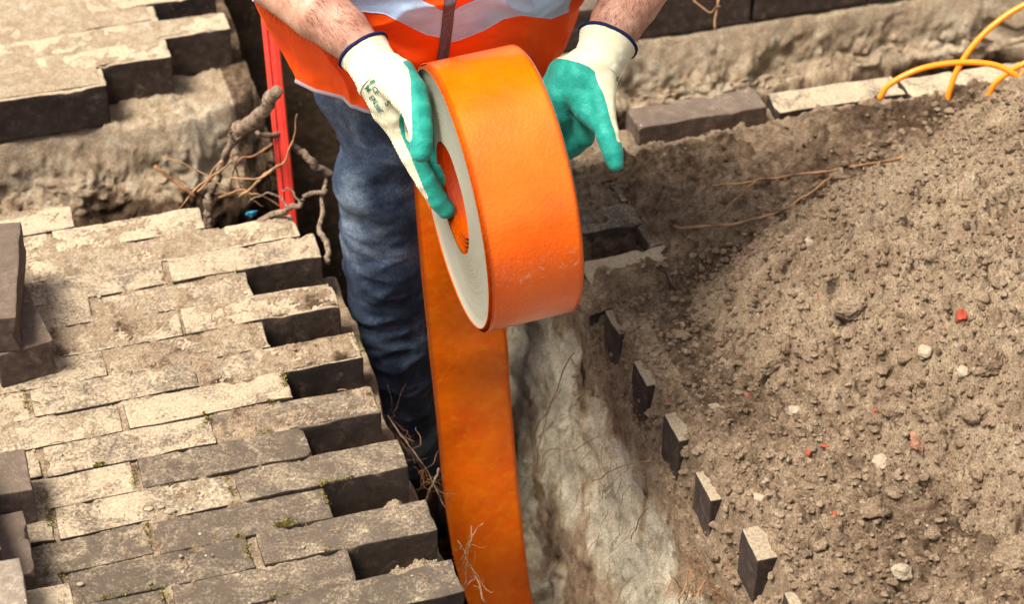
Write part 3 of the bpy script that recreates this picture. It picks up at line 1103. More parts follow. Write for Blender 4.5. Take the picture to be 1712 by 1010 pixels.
def stone(x, y, r, label, mat, cat='stone', seed=1, sharp=0.7, squash=(1, 1, 0.7), bury=0.35, name='stone'):
    p = on_surf(x, y)
    co, F = rock_mesh('s', seed, 5 if r > 0.014 else 4, sharp, squash)
    co = co * r
    co = co + 0.05 * r * np.stack([fbm(co[:, 0], co[:, 1], co[:, 2], r * 0.3, 3, seed + q) for q in range(3)], -1)
    isoil = mat in ('tan', 'dark_tan')
    co = co + 0.10 * r * np.stack([fbm(co[:, 0], co[:, 1], co[:, 2], r * 0.12, 3, seed + 7 + q) for q in range(3)], -1)
    o = mesh(name, co, F, MAT['soil'] if isoil else MAT[mat], attrs={'tone': np.full(len(co), 0.56 if mat == 'tan' else 0.40)})
    o.location = p + np.array([0, 0, r * (0.7 - 2 * bury * 0.7)])
    o.rotation_euler = (0, 0, seed * 1.7)
    tag(o, label, cat)


big = [(1425, 512, 0.026, 'largest angular soil clod near the top middle of the heap, shaded underneath', 'tan', 3, 0.8),
       (1283, 612, 0.022, 'hollow sided damp soil clod on the left flank of the heap', 'tan', 5, 0.7),
       (1502, 650, 0.016, 'rounded brown stone lying just above a paler grey one on the heap', 'tan', 7, 0.2),
       (1494, 688, 0.015, 'grey stone with a pale top just below a rounded brown one on the heap', 'tan', 9, 0.6),
       (1472, 776, 0.012, 'small round pale pebble below and left of the reddish brick lump', 'pale', 11, 0.1),
       (1460, 855, 0.018, 'broad tan clod in the lower middle of the heap, right of a small orange shard', 'tan', 13, 0.8),
       (1508, 958, 0.013, 'pale angular stone near the bottom of the heap', 'pale', 15, 0.9),
       (1690, 945, 0.022, 'smooth tan stone at the lower right edge of the photo', 'tan', 17, 0.5),
       (1350, 408, 0.010, 'pale stone near the crest of the heap', 'pale', 19, 0.6),
       (1420, 560, 0.012, 'tan clod under the largest clod of the heap', 'tan', 21, 0.6),
       (1455, 820, 0.012, 'knobbly brown clod just above the broad tan clod low on the heap', 'dark_tan', 23, 0.5),
       (1330, 690, 0.009, 'little pale lump in the middle of the heap, left of the two touching stones', 'pale', 25, 0.3),
       (1560, 895, 0.011, 'little grey clod between the pale angular stone and the smooth edge stone', 'tan', 27, 0.5),
       (1610, 625, 0.009, 'white crumbly lump below the big red brick shard', 'pale', 29, 0.3),
       (1660, 610, 0.020, 'dark damp clod near the right edge below the big red brick shard', 'dark_tan', 31, 0.6),
       (1545, 590, 0.010, 'pale pebble above the two touching stones of the heap', 'pale', 33, 0.3),
       (1640, 790, 0.016, 'flat pale clod at the right of the heap, level with the round pebble', 'tan', 35, 0.7),
       (1375, 620, 0.009, 'tan nugget right of the hollow sided clod', 'tan', 37, 0.5),
       (1270, 835, 0.008, 'pale nugget left of the small orange shard low on the heap', 'pale', 39, 0.4)]
for x, y, r, lb, mt, sd_, sh in big:
    stone(x, y, r, lb, mt, 'soil clod' if 'clod' in lb or 'lump' in lb or 'nugget' in lb else 'stone', sd_, sh, name='soil_clod' if 'clod' in lb or 'lump' in lb else 'stone')
for x, y, r, lb, sd_, sq in ((1607, 531, 0.0105, 'bright red brick shard high on the right of the heap, the largest shard', 41, (1.1, 0.7, 0.6)),
                             (1397, 862, 0.0060, 'small round orange red brick shard low on the heap', 43, (0.8, 1, 0.9)),
                             (1352, 757, 0.0065, 'flat red brick shard in the middle of the heap', 45, (1.4, 0.6, 0.5)),
                             (1379, 748, 0.0042, 'tiny red brick shard just right of the flat one', 46, (1.2, 0.6, 0.5)),
                             (1532, 745, 0.0150, 'dull reddish brick lump half buried above the round pale pebble', 47, (1.5, 0.6, 0.35)),
                             (1367, 497, 0.0045, 'tiny red brick shard left of the largest clod', 49, (1, 0.7, 0.6)),
                             (1118, 675, 0.0050, 'red brick crumb beside the dark paver ends', 51, (0.8, 0.8, 0.8)),
                             (1250, 662, 0.0040, 'red brick crumb left of the hollow sided clod', 53, (1.1, 0.6, 0.6)),
                             (1462, 688, 0.0032, 'red brick crumb beside the two touching stones', 55, (1, 1, 0.6))):
    stone(x, y, r, lb, 'brickdull' if 'dull' in lb else 'brickred', 'brick shard', sd_, 0.9, sq, 0.3, 'brick_shard')
for x, y, r, lb, sd_ in ((284, 855, 0.006, 'pale pebble pressed into the joint in the middle of the left paving', 61),
                         (249, 852, 0.0045, 'little white pebble left of the pressed in one on the left paving', 62),
                         (270, 848, 0.004, 'white pebble between two others on the left paving', 63),
                         (134, 977, 0.0035, 'white chip on the dark paver near the bottom left', 64)):
    p = P(x, y, 1) - CAM_C
    p = CAM_C + p * ((0.001 - CAM_C[2]) / p[2])
    co, F = rock_mesh('s', sd_, 3, 0.4, (1.2, 0.8, 0.5))
    o = mesh('pebble', co * r, F, MAT['pale'])
    o.location = p
    tag(o, lb, 'pebble')

# mounds of crumbly sand in the emptied beds at the bottom of the left paving edge
def sandpile(cx, cy, cz, a, b, h, rot, label, seed, tonev=0.68):
    u = np.linspace(-1, 1, 90)
    U, Vv = np.meshgrid(u, u, indexing='ij')
    X = cx + U * a * math.cos(rot) - Vv * b * math.sin(rot)
    Y = cy + U * a * math.sin(rot) + Vv * b * math.cos(rot)
    base = np.sqrt(U ** 2 + Vv ** 2)
    z = h * np.clip(1 - base ** 1.6, -1, 1) + 0.55 * h * fbm(X, Y, 0, 0.028, 5, seed, 0.6) + clods(X, Y, 0.009, 0.8, 0.002, 0.0065, seed) * (base < 1.05)
    z = cz + z
    m_ = mesh('sand_mound', np.stack([X, Y, z], -1).reshape(-1, 3), grid_faces(90, 90), MAT['soil'], attrs={'tone': tonev + 0.05 * fbm(X, Y, 0, 0.02, 3, seed)})
    tag(m_, label, 'sand mound')


sandpile(-0.024, -11.5 * W, -0.072, 0.042, 0.040, 0.062, 0.3, 'crumbly mound of sand in the empty bed nearest the bottom of the left paving', 301)
sandpile(-0.024, -9.60 * W, -0.072, 0.030, 0.030, 0.046, 0.0, 'small sand mound in the empty bed with green moss', 302)
sandpile(-0.075, -11.6 * W, -0.074, 0.030, 0.020, 0.025, 0.0, 'low brown sand slope at the back of the bottom empty bed', 303, 0.5)
sandpile(0.372, -0.205, -0.012, 0.075, 0.035, 0.020, 0.1, 'soil covering the paver beside the roll of tape', 306, 0.45)

# ------------------------------------------------------------------ moss in the joints
def moss_clumps(spots, label, name='moss'):
    g = Geo()
    for x, y, n, spread, z in spots:
        c = P(x, y, 1) - CAM_C
        c = CAM_C + c * ((z - CAM_C[2]) / c[2])
        r_ = math.floor(-c[1] / W)
        yh = -round(-c[1] / W) * W
        xo_ = 0.003 + (-0.1025 if r_ % 2 else 0.0)
        xv = round((c[0] - xo_) / 0.205) * 0.205 + xo_ - 0.0045
        if abs(c[0] - xv) < 0.03 and n < 40:
            c[0] = xv
        elif n < 40:
            c[1] = yh + 0.001
        for _ in range(n):
            p = c + np.array([rng.normal(0, spread * 1.6), rng.normal(0, spread), rng.uniform(-0.002, 0.002)])
            for b_ in range(3):
                a = rng.uniform(0, 6.28)
                d = np.array([math.cos(a), math.sin(a), rng.uniform(0.4, 1.6)])
                d /= np.linalg.norm(d)
                s_ = rng.uniform(0.0012, 0.0032)
                e = np.cross(d, [0.3, 0.8, 0.2]); e /= np.linalg.norm(e)
                g.add([p - e * s_ * 0.35, p + e * s_ * 0.35, p + d * s_ + e * s_ * 0.2, p + d * s_ * 1.3 - e * s_ * 0.1], [(0, 1, 2, 3)])
    tag(g.build(name, MAT['moss'], smooth=False), label, None, None, 'stuff')


MS = []
for (x0, y0, x1, y1, n) in ((538, 800, 552, 850, 10), (395, 890, 412, 935, 9), (228, 878, 240, 918, 8), (340, 688, 350, 715, 6), (372, 800, 380, 832, 5),
                            (22, 655, 40, 690, 8), (206, 790, 212, 812, 5), (545, 800, 600, 790, 6), (430, 912, 560, 893, 8), (250, 975, 262, 1005, 7),
                            (60, 860, 66, 885, 7), (75, 955, 90, 975, 6), (440, 995, 520, 985, 6), (435, 715, 450, 718, 3), (455, 690, 462, 700, 4),
                            (155, 765, 168, 768, 3), (472, 628, 480, 650, 8), (160, 985, 215, 972, 6), (600, 560, 606, 600, 6)):
    for k in range(0, n, 2):
        f = (k + rng.random()) / n
        MS.append((x0 + (x1 - x0) * f, y0 + (y1 - y0) * f, 7, 0.0016, 0.0015))
MS.append((476, 874, 60, 0.0035, 0.003))
MS.append((163, 768, 20, 0.0022, 0.002))
moss_clumps(MS, 'green and yellow moss tufts in the joints of the left paving')


# ------------------------------------------------------------------ twigs and roots
def branch(g, pts, r0, r1, n=26, wig=0.0012, seg=6, jit_=0.15):
    p = smooth_path(pts, n)
    q_ = np.linspace(0, 1, n) * n * 0.3 + rng.uniform(0, 50)
    p[1:-1] += np.stack([fbm(q_, 0 * q_ + a_, 0 * q_, 1.0, 3, 8) for a_ in (0, 9, 18)], -1)[1:-1] * wig * 3.5
    k_ = np.linspace(0, 1, n) * n * 0.35 + rng.uniform(0, 50)
    g.tube(p, np.linspace(r0, r1, n) * (1 + 0.16 * fbm(k_, 0 * k_, 0 * k_, 1.0, 2, 9)), seg, jit_ * 0.6)


def Pt(*a):
    return [P(*q) for q in a]


def Sf(*a, up=0.004):
    return [on_surf(x, y) + np.array([0, 0, up + 0.004 + (q[0] if q else 0)]) for x, y, *q in a]


g = Geo()
branch(g, Pt((462, 152, 2.74), (440, 185, 2.78), (405, 212, 2.84), (392, 222, 2.86)), 0.0082, 0.0105, 40, 0.0012, 12, 0.14)
branch(g, Pt((400, 215, 2.85), (378, 255, 2.90), (362, 300, 2.93), (350, 330, 2.94), (347, 380, 2.96)), 0.0052, 0.0068, 44, 0.0012, 12, 0.16)
root = tag(g.build('tree_root', MAT['bark']), 'thick gnarled grey root with a sawn end, rising beside the red plastic bar', 'root')
g = Geo()
branch(g, Pt((430, 222, 2.86), (470, 226, 2.9), (500, 255, 2.92), (525, 272, 2.93), (552, 292, 2.95)), 0.004, 0.0065, 30, 0.0018, 9, 0.2)
tag(g.build('tree_root', MAT['bark']), 'knobbly root behind the red plastic bar running to the man\'s leg', 'root')
g = Geo()
branch(g, Pt((497, 190, 2.78), (488, 245, 2.80), (470, 275, 2.82), (430, 305, 2.85), (400, 330, 2.88)), 0.0013, 0.0020, 30, 0.0012)
branch(g, Pt((470, 275, 2.82), (440, 297, 2.83), (395, 300, 2.86), (370, 290, 2.88)), 0.0018, 0.001, 20, 0.0014)
tag(g.build('twig', MAT['twig_pale']), 'slender pale twig standing up in front of the red plastic bar', 'twig')
g = Geo()
branch(g, Pt((258, 277, 2.86), (290, 302, 2.87), (325, 328, 2.88)), 0.0028, 0.0032, 20, 0.0008, 8)
tag(g.build('twig', MAT['twig']), 'short reddish broken twig left of the thick root', 'twig')
g = Geo()
branch(g, Pt((270, 262, 2.9), (310, 275, 2.9), (345, 290, 2.9), (380, 315, 2.9)), 0.0010, 0.0010, 18)
branch(g, Pt((372, 268, 2.86), (345, 300, 2.88), (322, 325, 2.88), (290, 360, 2.9)), 0.0013, 0.0010, 18)
branch(g, Pt((330, 320, 2.88), (360, 295, 2.86), (385, 270, 2.84)), 0.0016, 0.0012, 14)
tag(g.build('twig', MAT['twig_pale']), 'thin crossing twigs tangled in front of the thick root', 'twig')
g = Geo()
branch(g, Pt((545, 316, 2.82), (515, 330, 2.83), (485, 350, 2.84), (455, 362, 2.86), (420, 378, 2.88)), 0.0028, 0.005, 30, 0.0014, 8, 0.2)
branch(g, Pt((485, 350, 2.84), (470, 330, 2.86), (445, 322, 2.88), (415, 340, 2.9)), 0.0018, 0.0012, 20)
branch(g, Pt((500, 340, 2.84), (488, 320, 2.84), (470, 318, 2.85)), 0.0018, 0.001, 16)
tag(g.build('twig', MAT['bark']), 'grey branching twig across the foot of the red plastic bar', 'twig')
g = Geo()
branch(g, Pt((545, 300, 2.86), (540, 345, 2.82), (535, 380, 2.8), (545, 410, 2.78), (548, 440, 2.78)), 0.0025, 0.0045, 26, 0.0016, 8, 0.2)
tag(g.build('tree_root', MAT['bark']), 'short root hanging down between the first protruding paver and the jeans', 'root')
g = Geo()
branch(g, Pt((455, 240, 2.93), (425, 262, 2.93), (400, 268, 2.92), (385, 300, 2.93), (392, 330, 2.95)), 0.002, 0.001, 22)
branch(g, Pt((385, 255, 2.93), (398, 300, 2.93), (410, 325, 2.94), (440, 345, 2.95)), 0.0015, 0.001, 22)
branch(g, Pt((366, 330, 2.93), (400, 318, 2.93), (432, 325, 2.93), (470, 345, 2.94)), 0.002, 0.001, 22)
tag(g.build('twig', MAT['twig']), 'fine dark twigs between the thick root and the red plastic bar', 'twig')

# root hairs hanging from the left trench edge beside the jeans
def fuzz(start, n, spread, name, label, mat, L=0.05, down=0.5, r=0.0005, cat='roots'):
    g = Geo()
    for (x, y, t) in start:
        s0 = P(x, y, t)
        for _ in range(n):
            p = [s0 + rng.normal(0, spread, 3)]
            d = np.array([rng.normal(0.25, 0.6), rng.normal(-0.1, 0.6), -down + rng.normal(0, 0.5)])
            for k in range(6):
                d = d + rng.normal(0, 0.45, 3)
                d /= np.linalg.norm(d)
                p.append(p[-1] + d * L / 6 * rng.uniform(0.5, 1.3))
            rr = r * rng.uniform(0.5, 1.6)
            g.tube(smooth_path(p, 12), np.linspace(rr, rr * 0.4, 12), 4, 0)
    tag(g.build(name, MAT[mat]), label, cat)


fuzz([(650, 700, 2.72), (662, 728, 2.72), (680, 765, 2.70), (700, 790, 2.70), (712, 810, 2.70)], 7, 0.004, 'hanging_roots',
     'fuzzy thin roots hanging over the left trench edge beside the jeans', 'twig', 0.055)
g = Geo()
branch(g, Pt((648, 695, 2.70), (672, 735, 2.69), (700, 770, 2.68), (722, 800, 2.68), (745, 850, 2.68)), 0.0013, 0.0008, 24)
branch(g, Pt((707, 845, 2.66), (722, 815, 2.66), (733, 783, 2.66)), 0.0016, 0.0016, 14)
tag(g.build('twig', MAT['bark']), 'forked grey rootlet at the trench edge between the jeans and the orange strip', 'twig')
g = Geo()
branch(g, Pt((812, 1010, 2.46), (795, 965, 2.47), (778, 930, 2.48), (765, 905, 2.49)), 0.0013, 0.0008, 20)
branch(g, Pt((770, 940, 2.48), (788, 905, 2.47), (808, 875, 2.46)), 0.0012, 0.0006, 18)
branch(g, Pt((772, 985, 2.47), (782, 950, 2.47), (785, 915, 2.47), (790, 880, 2.47)), 0.0010, 0.0006, 18)
branch(g, Pt((795, 965, 2.47), (775, 985, 2.47), (760, 1000, 2.47)), 0.0009, 0.0005, 12)
branch(g, Pt((788, 950, 2.47), (810, 980, 2.47), (825, 990, 2.47)), 0.0008, 0.0004, 12)
tag(g.build('twig', MAT['twig']), 'bare forked twig in front of the hanging orange strip near the bottom', 'twig')
fuzz([(775, 945, 2.47), (785, 970, 2.47), (780, 915, 2.47)], 6, 0.004, 'hanging_roots', 'fine rootlets around the forked twig in front of the orange strip', 'twig', 0.03, 0.0, 0.0004)

# thin twig lying over the right hand soil
g = Geo()
branch(g, Sf((1508, 270), (1440, 285), (1370, 297), (1300, 305), (1255, 313), (1190, 318)), 0.0024, 0.0012, 44, 0.0010)
branch(g, Sf((1263, 312), (1235, 335), (1212, 362), (1200, 375)), 0.0014, 0.0008, 18, 0.0008)
tag(g.build('twig', MAT['twig_pale']), 'long pale peeling twig lying on the soil, the upper of two', 'twig')
g = Geo()
branch(g, Sf((1390, 300), (1360, 325), (1318, 352), (1270, 374), (1215, 385), (1150, 390), (1125, 388)), 0.0013, 0.0026, 44, 0.0010)
tag(g.build('twig', MAT['twig_pale']), 'thicker brown twig lying on the soil, the lower of two', 'twig')
# rootlets on the pale trench wall and the clump at the bottom
X_W = 0.276


def Wp(x, y, dx=0.0):
    """point on the right trench wall seen in direction x, y"""
    d = P(x, y, 1) - CAM_C
    return CAM_C + d * ((X_W + dx - CAM_C[0]) / d[0])


g = Geo()
for _ in range(34):
    x_, y_ = rng.uniform(890, 1080), 0
    y_ = 560 + (x_ - 880) * 1.1 + rng.uniform(30, 260)
    if y_ > 1005:
        continue
    dx_, dy_ = rng.uniform(-45, 20), rng.uniform(15, 60)
    branch(g, [Wp(x_, y_, -0.004), Wp(x_ + dx_ * 0.5 + rng.uniform(-8, 8), y_ + dy_ * 0.5, -0.006), Wp(x_ + dx_, y_ + dy_, -0.004)], 0.0004, 0.0003, 12, 0.0012, 4)
branch(g, [Wp(960, 590), Wp(938, 632), Wp(920, 680), Wp(908, 700), Wp(892, 735)], 0.0009, 0.0007, 26)
branch(g, [Wp(938, 650), Wp(915, 695), Wp(903, 745), Wp(895, 790)], 0.0007, 0.0006, 22)
branch(g, [Wp(1083, 850), Wp(1065, 880), Wp(1055, 903)], 0.0009, 0.0006, 14)
branch(g, [Wp(1000, 730), Wp(960, 750), Wp(920, 755), Wp(900, 790)], 0.0006, 0.0005, 18)
branch(g, [Wp(990, 805), Wp(1020, 790), Wp(1060, 775), Wp(1090, 770)], 0.0007, 0.0005, 18)
tag(g.build('rootlets', MAT['twig']), 'thin brown rootlets lying down the pale face of the trench wall', 'roots')
fuzz([(1155, 950, 2.47), (1180, 965, 2.46), (1200, 985, 2.45), (1150, 985, 2.46)], 16, 0.008, 'root_clump', 'clump of fine brown roots in the soil at the bottom, below the last jutting pavers', 'twig', 0.05, 0.3, 0.00045)
g = Geo()
branch(g, Pt((1152, 955, 2.45), (1143, 985, 2.45), (1136, 1010, 2.45)), 0.0011, 0.0009, 12)
branch(g, Pt((1185, 960, 2.44), (1170, 985, 2.44), (1160, 1010, 2.44)), 0.0009, 0.0007, 12)
tag(g.build('twig', MAT['twig_pale']), 'two straw coloured stalks in the root clump at the bottom', 'twig')
g = Geo()
branch(g, Pt((1203, -40, 3.17), (1200, 0, 3.17), (1196, 50, 3.17)), 0.0022, 0.0018, 12)
branch(g, Pt((1160, 0, 3.17), (1185, 20, 3.17), (1205, 10, 3.16)), 0.0015, 0.001, 12)
tag(g.build('twig', MAT['twig_pale']), 'pale twig hanging over the dark paver face right of the man\'s left arm', 'twig')
g = Geo()
for k in range(26):
    a = rng.uniform(0, 3.14); p = None
    x, y = rng.uniform(-0.5, -0.02), rng.uniform(-0.75, -0.02)
    if math.floor(-y / W) % 2 and x > -0.13:
        x -= 0.13
    L = rng.uniform(0.006, 0.02)
    d = np.array([math.cos(a), math.sin(a), 0]) * L
    g.tube(smooth_path([np.array([x, y, 0.003]), np.array([x, y, 0.0045]) + d * 0.5 + rng.normal(0, 0.001, 3), np.array([x, y, 0.003]) + d], 6), 0.0006, 4)
tag(g.build('straw', MAT['twig_pale']), 'bits of straw and fibre strewn over the left paving', None, None, 'stuff')
co, F = rock_mesh('s', 77, 3, 0.9, (1.3, 0.5, 0.9))
o = mesh('plastic_scrap', co * 0.009, F, MAT['blue']); o.location = P(421, 357, 2.9)
tag(o, 'blue scrap of plastic at the foot of the thick root', 'plastic scrap')

# ------------------------------------------------------------------ red plastic bar standing in the crossing
a_, b_ = P(489, 420, 2.93), P(447, 0, 2.86)
ax = b_ - a_; Lr = np.linalg.norm(ax); ax /= Lr
s_ = np.cross(ax, CAM_F); s_ /= np.linalg.norm(s_); f_ = np.cross(s_, ax)
prof = [(-0.0105, 0.004), (-0.0095, -0.006), (-0.004, -0.0075), (-0.0035, -0.0045), (0.0035, -0.0045), (0.004, -0.0075), (0.0095, -0.006), (0.0115, 0.004), (0.009, 0.007), (-0.009, 0.007)]
if f_ @ (CAM_C - a_) < 0:
    f_ = -f_
g = Geo()
n_ = 20
Vp = []
for k in range(n_):
    c = a_ + ax * Lr * k / (n_ - 1)
    Vp += [c + s_ * u * 1.02 - f_ * v for u, v in prof]
F = [tuple(f) for f in grid_faces(n_, len(prof), True)] + [tuple(range(len(prof))), tuple(range((n_ - 1) * len(prof), n_ * len(prof)))[::-1]]
g.add(Vp, F)
tag(g.build('plastic_bar', MAT['red'], smooth=False), 'red grooved plastic bar standing upright in the trench behind the vest', 'plastic bar')

# ------------------------------------------------------------------ orange cables
for pts, lab in (([(1470, 165, 3.0), (1487, 141, 2.99), (1530, 118, 2.98), (1575, 107, 2.98), (1622, 104, 2.98), (1665, 109, 2.98), (1695, 124, 2.98), (1720, 150, 2.99), (1735, 200, 3.0)],
                  'orange cable making a low arch out of the cross trench'),
                 ([(1580, 190, 3.05), (1588, 150, 3.04), (1603, 112, 3.03), (1630, 72, 3.02), (1668, 36, 3.01), (1712, 8, 3.0), (1780, -20, 2.98)],
                  'orange cable rising steeply to the upper right corner'),
                 ([(1650, 165, 3.04), (1665, 138, 3.03), (1690, 118, 3.02), (1712, 106, 3.01), (1760, 80, 3.0)],
                  'orange cable, short piece rising at the right edge under the arch'),
                 ([(1680, 170, 3.06), (1695, 140, 3.05), (1712, 122, 3.04), (1760, 100, 3.0)],
                  'orange cable end lowest at the right edge')):
    g = Geo()
    g.tube(smooth_path(Pt(*pts), 60), 0.0042, 14)
    tag(g.build('orange_cable', MAT['cable']), lab, 'cable', 'orange cables in the cross trench')
#PART2
# ------------------------------------------------------------------ roll of orange warning tape
T0 = 2.33
RC = P(756, 331, T0)                                   # centre of the near (left) end
_d = CAM_R * 0.955 + CAM_U * 0.229
RA = _d * 0.983 + CAM_F * 0.185
RA /= np.linalg.norm(RA)                               # axis, pointing away to the right
RAD, RW = 0.1495, 0.103
e1 = np.cross(RA, CAM_F); e1 /= np.linalg.norm(e1)
if e1[2] < 0:
    e1 = -e1
e2 = np.cross(RA, e1)                                  # roughly along the view
if e2 @ CAM_F > 0:
    e2 = -e2                                           # towards the camera
tape = empty('tape_roll', RC)
tag(tape, 'big roll of orange warning tape held in both gloves, its strip hanging into the trench', 'roll of tape')


def ring_pt(r, th, s):
    return RC + RA * s + (np.cos(th)[..., None] * e1 + np.sin(th)[..., None] * e2) * r[..., None]


def band(name, rfun, s0, s1, th0, th1, nt, ns, mat, scuff=False, thick=0.0006, sfun=None):
    th = np.linspace(th0, th1, nt)
    s = np.linspace(s0, s1, ns)
    TH, S = np.meshgrid(th, s, indexing='ij')
    R = rfun(TH, S)
    if sfun is not None:
        S = S + sfun(TH)
    A = RC + RA * S[..., None] + (np.cos(TH)[..., None] * e1 + np.sin(TH)[..., None] * e2) * R[..., None]
    B = RC + RA * S[..., None] + (np.cos(TH)[..., None] * e1 + np.sin(TH)[..., None] * e2) * (R - thick)[..., None]
    V = np.concatenate([A.reshape(-1, 3), B.reshape(-1, 3)])
    F = grid_faces(nt, ns)
    n = nt * ns
    F2 = F[:, ::-1] + n
    sides = []
    i = np.arange(nt - 1)
    for c in (0, ns - 1):
        sides.append(np.stack([i * ns + c, (i + 1) * ns + c, (i + 1) * ns + c + n, i * ns + c + n], -1))
    j = np.arange(ns - 1)
    for c in (0, nt - 1):
        sides.append(np.stack([c * ns + j, c * ns + j + 1, c * ns + j + 1 + n, c * ns + j + n], -1))
    F = np.concatenate([F, F2] + sides)
    sc = np.zeros(len(V))
    if scuff:
        zz = (A @ np.array([0, 0, 1.0]))
        thn = np.mod(TH, 2 * math.pi)
        b_ = np.exp(-((thn - 2.33) / 0.10) ** 2) * (0.4 + 0.6 * (fbm(S, TH * 0.1, 0, 0.05, 3, 400) * 0.5 + 0.5))
        sc[:n] = (b_ + 0.02).ravel()
    o = mesh(name, V, F, mat, attrs={'scuff': sc})
    return part(o, tape)


PI2 = 2 * math.pi
rim = lambda TH, S: RAD + 0.0008 * fbm(np.cos(TH) * 0.15, np.sin(TH) * 0.15, S, 0.07, 3, 402) - 0.0010 * (np.abs(S - RW / 2) / (RW / 2)) ** 6
band('outer_winding', rim, -0.0012, RW, 0.0, PI2, 361, 26, MAT['tape'], True)
# one loose wrap sitting proud of the coil
band('loose_wrap', lambda TH, S: RAD + 0.0014 + 0.0022 * np.clip(np.cos(TH - 3.35), 0, 1) ** 2, 0.0006, RW - 0.0015, 0.16, PI2 + 0.10, 361, 26, MAT['tape'], True)
band('loose_wrap', lambda TH, S: RAD - 0.0026 - 0.0008 * np.cos(TH), -0.0028, RW * 0.4, 0.0, PI2, 241, 6, MAT['tape'])
# wound edges, both ends: fine steps where windings stand at slightly different depth
HOLE = 0.064
for nm, s_at, sgn in (('wound_edge', 0.0, -1), ('wound_edge', RW - 0.001, 1)):
    nr, nt = 150, 220
    r = np.linspace(HOLE, RAD - 0.0022, nr)
    th = np.linspace(0, PI2, nt, endpoint=False)
    TH, R = np.meshgrid(th, r, indexing='xy')
    prof = 0.00022 * fbm(r, 0 * r, 0, 0.004, 3, 410, 0.8)
    dish = 0.004 * np.sin((r - HOLE) / (RAD - HOLE) * math.pi) + 0.0035 * np.clip((r - RAD + 0.012) / 0.012, 0, 1) ** 2 * -1
    S = s_at - sgn * (dish + prof)[:, None] + 0.0006 * fbm(np.cos(TH) * R, np.sin(TH) * R, 0, 0.04, 3, 411)
    V = RC + RA * S[..., None] + (np.cos(TH)[..., None] * e1 + np.sin(TH)[..., None] * e2) * R[..., None]
    Fg = grid_faces(nr, nt, True)
    part(mesh(nm, V.reshape(-1, 3), Fg if sgn > 0 else Fg[:, ::-1], MAT['tape_edge'], attrs={'ring': R.ravel()}), tape)
# inner wall of the hole and the loosened turns fanning out at its bottom
band('inner_winding', lambda TH, S: HOLE + 0 * TH, 0.001, RW - 0.001, 0, PI2, 181, 4, MAT['tape'], thick=-0.0006)
for q in range(4):
    ee = 0.0042 * (q + 1)
    rr = HOLE - 0.0022 * (q + 1)
    def rf(TH, S, ee=ee, rr=rr):
        return HOLE - 0.0009 * (ee / 0.0042) - 0.8 * ee * ((1 + np.cos(TH - math.pi - 0.15)) / 2) ** 3 + 0 * S
    band('loose_turn', rf, 0.0035 + 0.0010 * q, RW - 0.004, 0.3 * q, PI2 + 0.3 * q - 0.2, 361, 4, MAT['tape'], thick=0.0006)

# hanging strip: left edge, right edge as (x, y) with depth, from behind the roll down to the trench bottom
strip_rows = [(692, 300, 2.50, 0.108), (694, 340, 2.53, 0.108), (699, 400, 2.575, 0.108), (706, 470, 2.625, 0.108), (714, 545, 2.685, 0.1075), (719, 600, 2.725, 0.1075),
              (726, 660, 2.77, 0.1075), (733, 730, 2.815, 0.1075), (739, 800, 2.855, 0.1075), (748, 870, 2.89, 0.1075), (760, 940, 2.925, 0.1075), (783, 1010, 2.96, 0.1075), (812, 1075, 2.99, 0.1075), (850, 1140, 3.00, 0.1075)]
rightx = {0: 846, 1: 846, 2: 847, 3: 846, 4: 845, 5: 850, 6: 853, 7: 859, 8: 864, 9: 871, 10: 879, 11: 889, 12: 905, 13: 925}
Lp, Rp = [], []
for i, (x, y, t, w) in enumerate(strip_rows):
    A = P(x, y, t)
    # right edge: search the depth that gives the tape its true width
    best = None
    for dt in np.linspace(-0.02, 0.09, 111):
        B = P(rightx[i], y - 12, t + dt)
        e = abs(np.linalg.norm(B - A) - w)
        if best is None or e < best[0] - 1e-7:
            best = (e, B)
    Lp.append(A); Rp.append(best[1])
n = 150
L2, R2 = smooth_path(Lp, n), smooth_path(Rp, n)
L2[:, :] = L2
m_ = 18
u = np.linspace(0, 1, m_)
S_ = L2[:, None, :] * (1 - u)[None, :, None] + R2[:, None, :] * u[None, :, None]
nrm = np.cross(R2 - L2, np.gradient(L2, axis=0)); nrm /= np.linalg.norm(nrm, axis=1)[:, None]
if nrm[0] @ CAM_F > 0:
    nrm = -nrm
curl = 0.004 * (1 - (2 * u - 1) ** 2)[None, :] + 0.0025 * fbm(S_[..., 0], S_[..., 1], S_[..., 2], 0.10, 3, 420)
S_ = S_ + nrm[:, None, :] * curl[..., None]
V = np.concatenate([S_.reshape(-1, 3), (S_ - nrm[:, None, :] * 0.0012).reshape(-1, 3)])
F = grid_faces(n, m_)
nn = n * m_
i = np.arange(n - 1)
sides = [np.stack([i * m_ + c, (i + 1) * m_ + c, (i + 1) * m_ + c + nn, i * m_ + c + nn], -1) for c in (0, m_ - 1)]
part(mesh('hanging_strip', V, np.concatenate([F, F[:, ::-1] + nn] + sides), MAT['tape_strip']), tape)
# the turn where the strip leaves the back of the coil
th = np.linspace(0, 1, 40)
A0, B0 = L2[0], R2[0]
back_c = RC - e2 * RAD
tp = []
for k in range(40):
    f = th[k]
    ang = math.pi * 1.5 + 0.30 - f * 0.75
    c = RC + (math.cos(ang) * e1 + math.sin(ang) * e2) * (RAD + 0.003)
    w = sm(0.35, 1.0, f)
    l = c * (1 - w) + (A0 + np.array([0, 0, 0.02])) * w
    r_ = (c + RA * RW) * (1 - w) + (B0 + np.array([0, 0, 0.02])) * w
    if f > 0.98:
        l, r_ = A0, B0
    tp.append(np.stack([l * (1 - q) + r_ * q for q in np.linspace(0, 1, 8)]))
tp = np.array(tp)
part(mesh('leaving_turn', tp.reshape(-1, 3), grid_faces(40, 8), MAT['tape_strip']), tape)

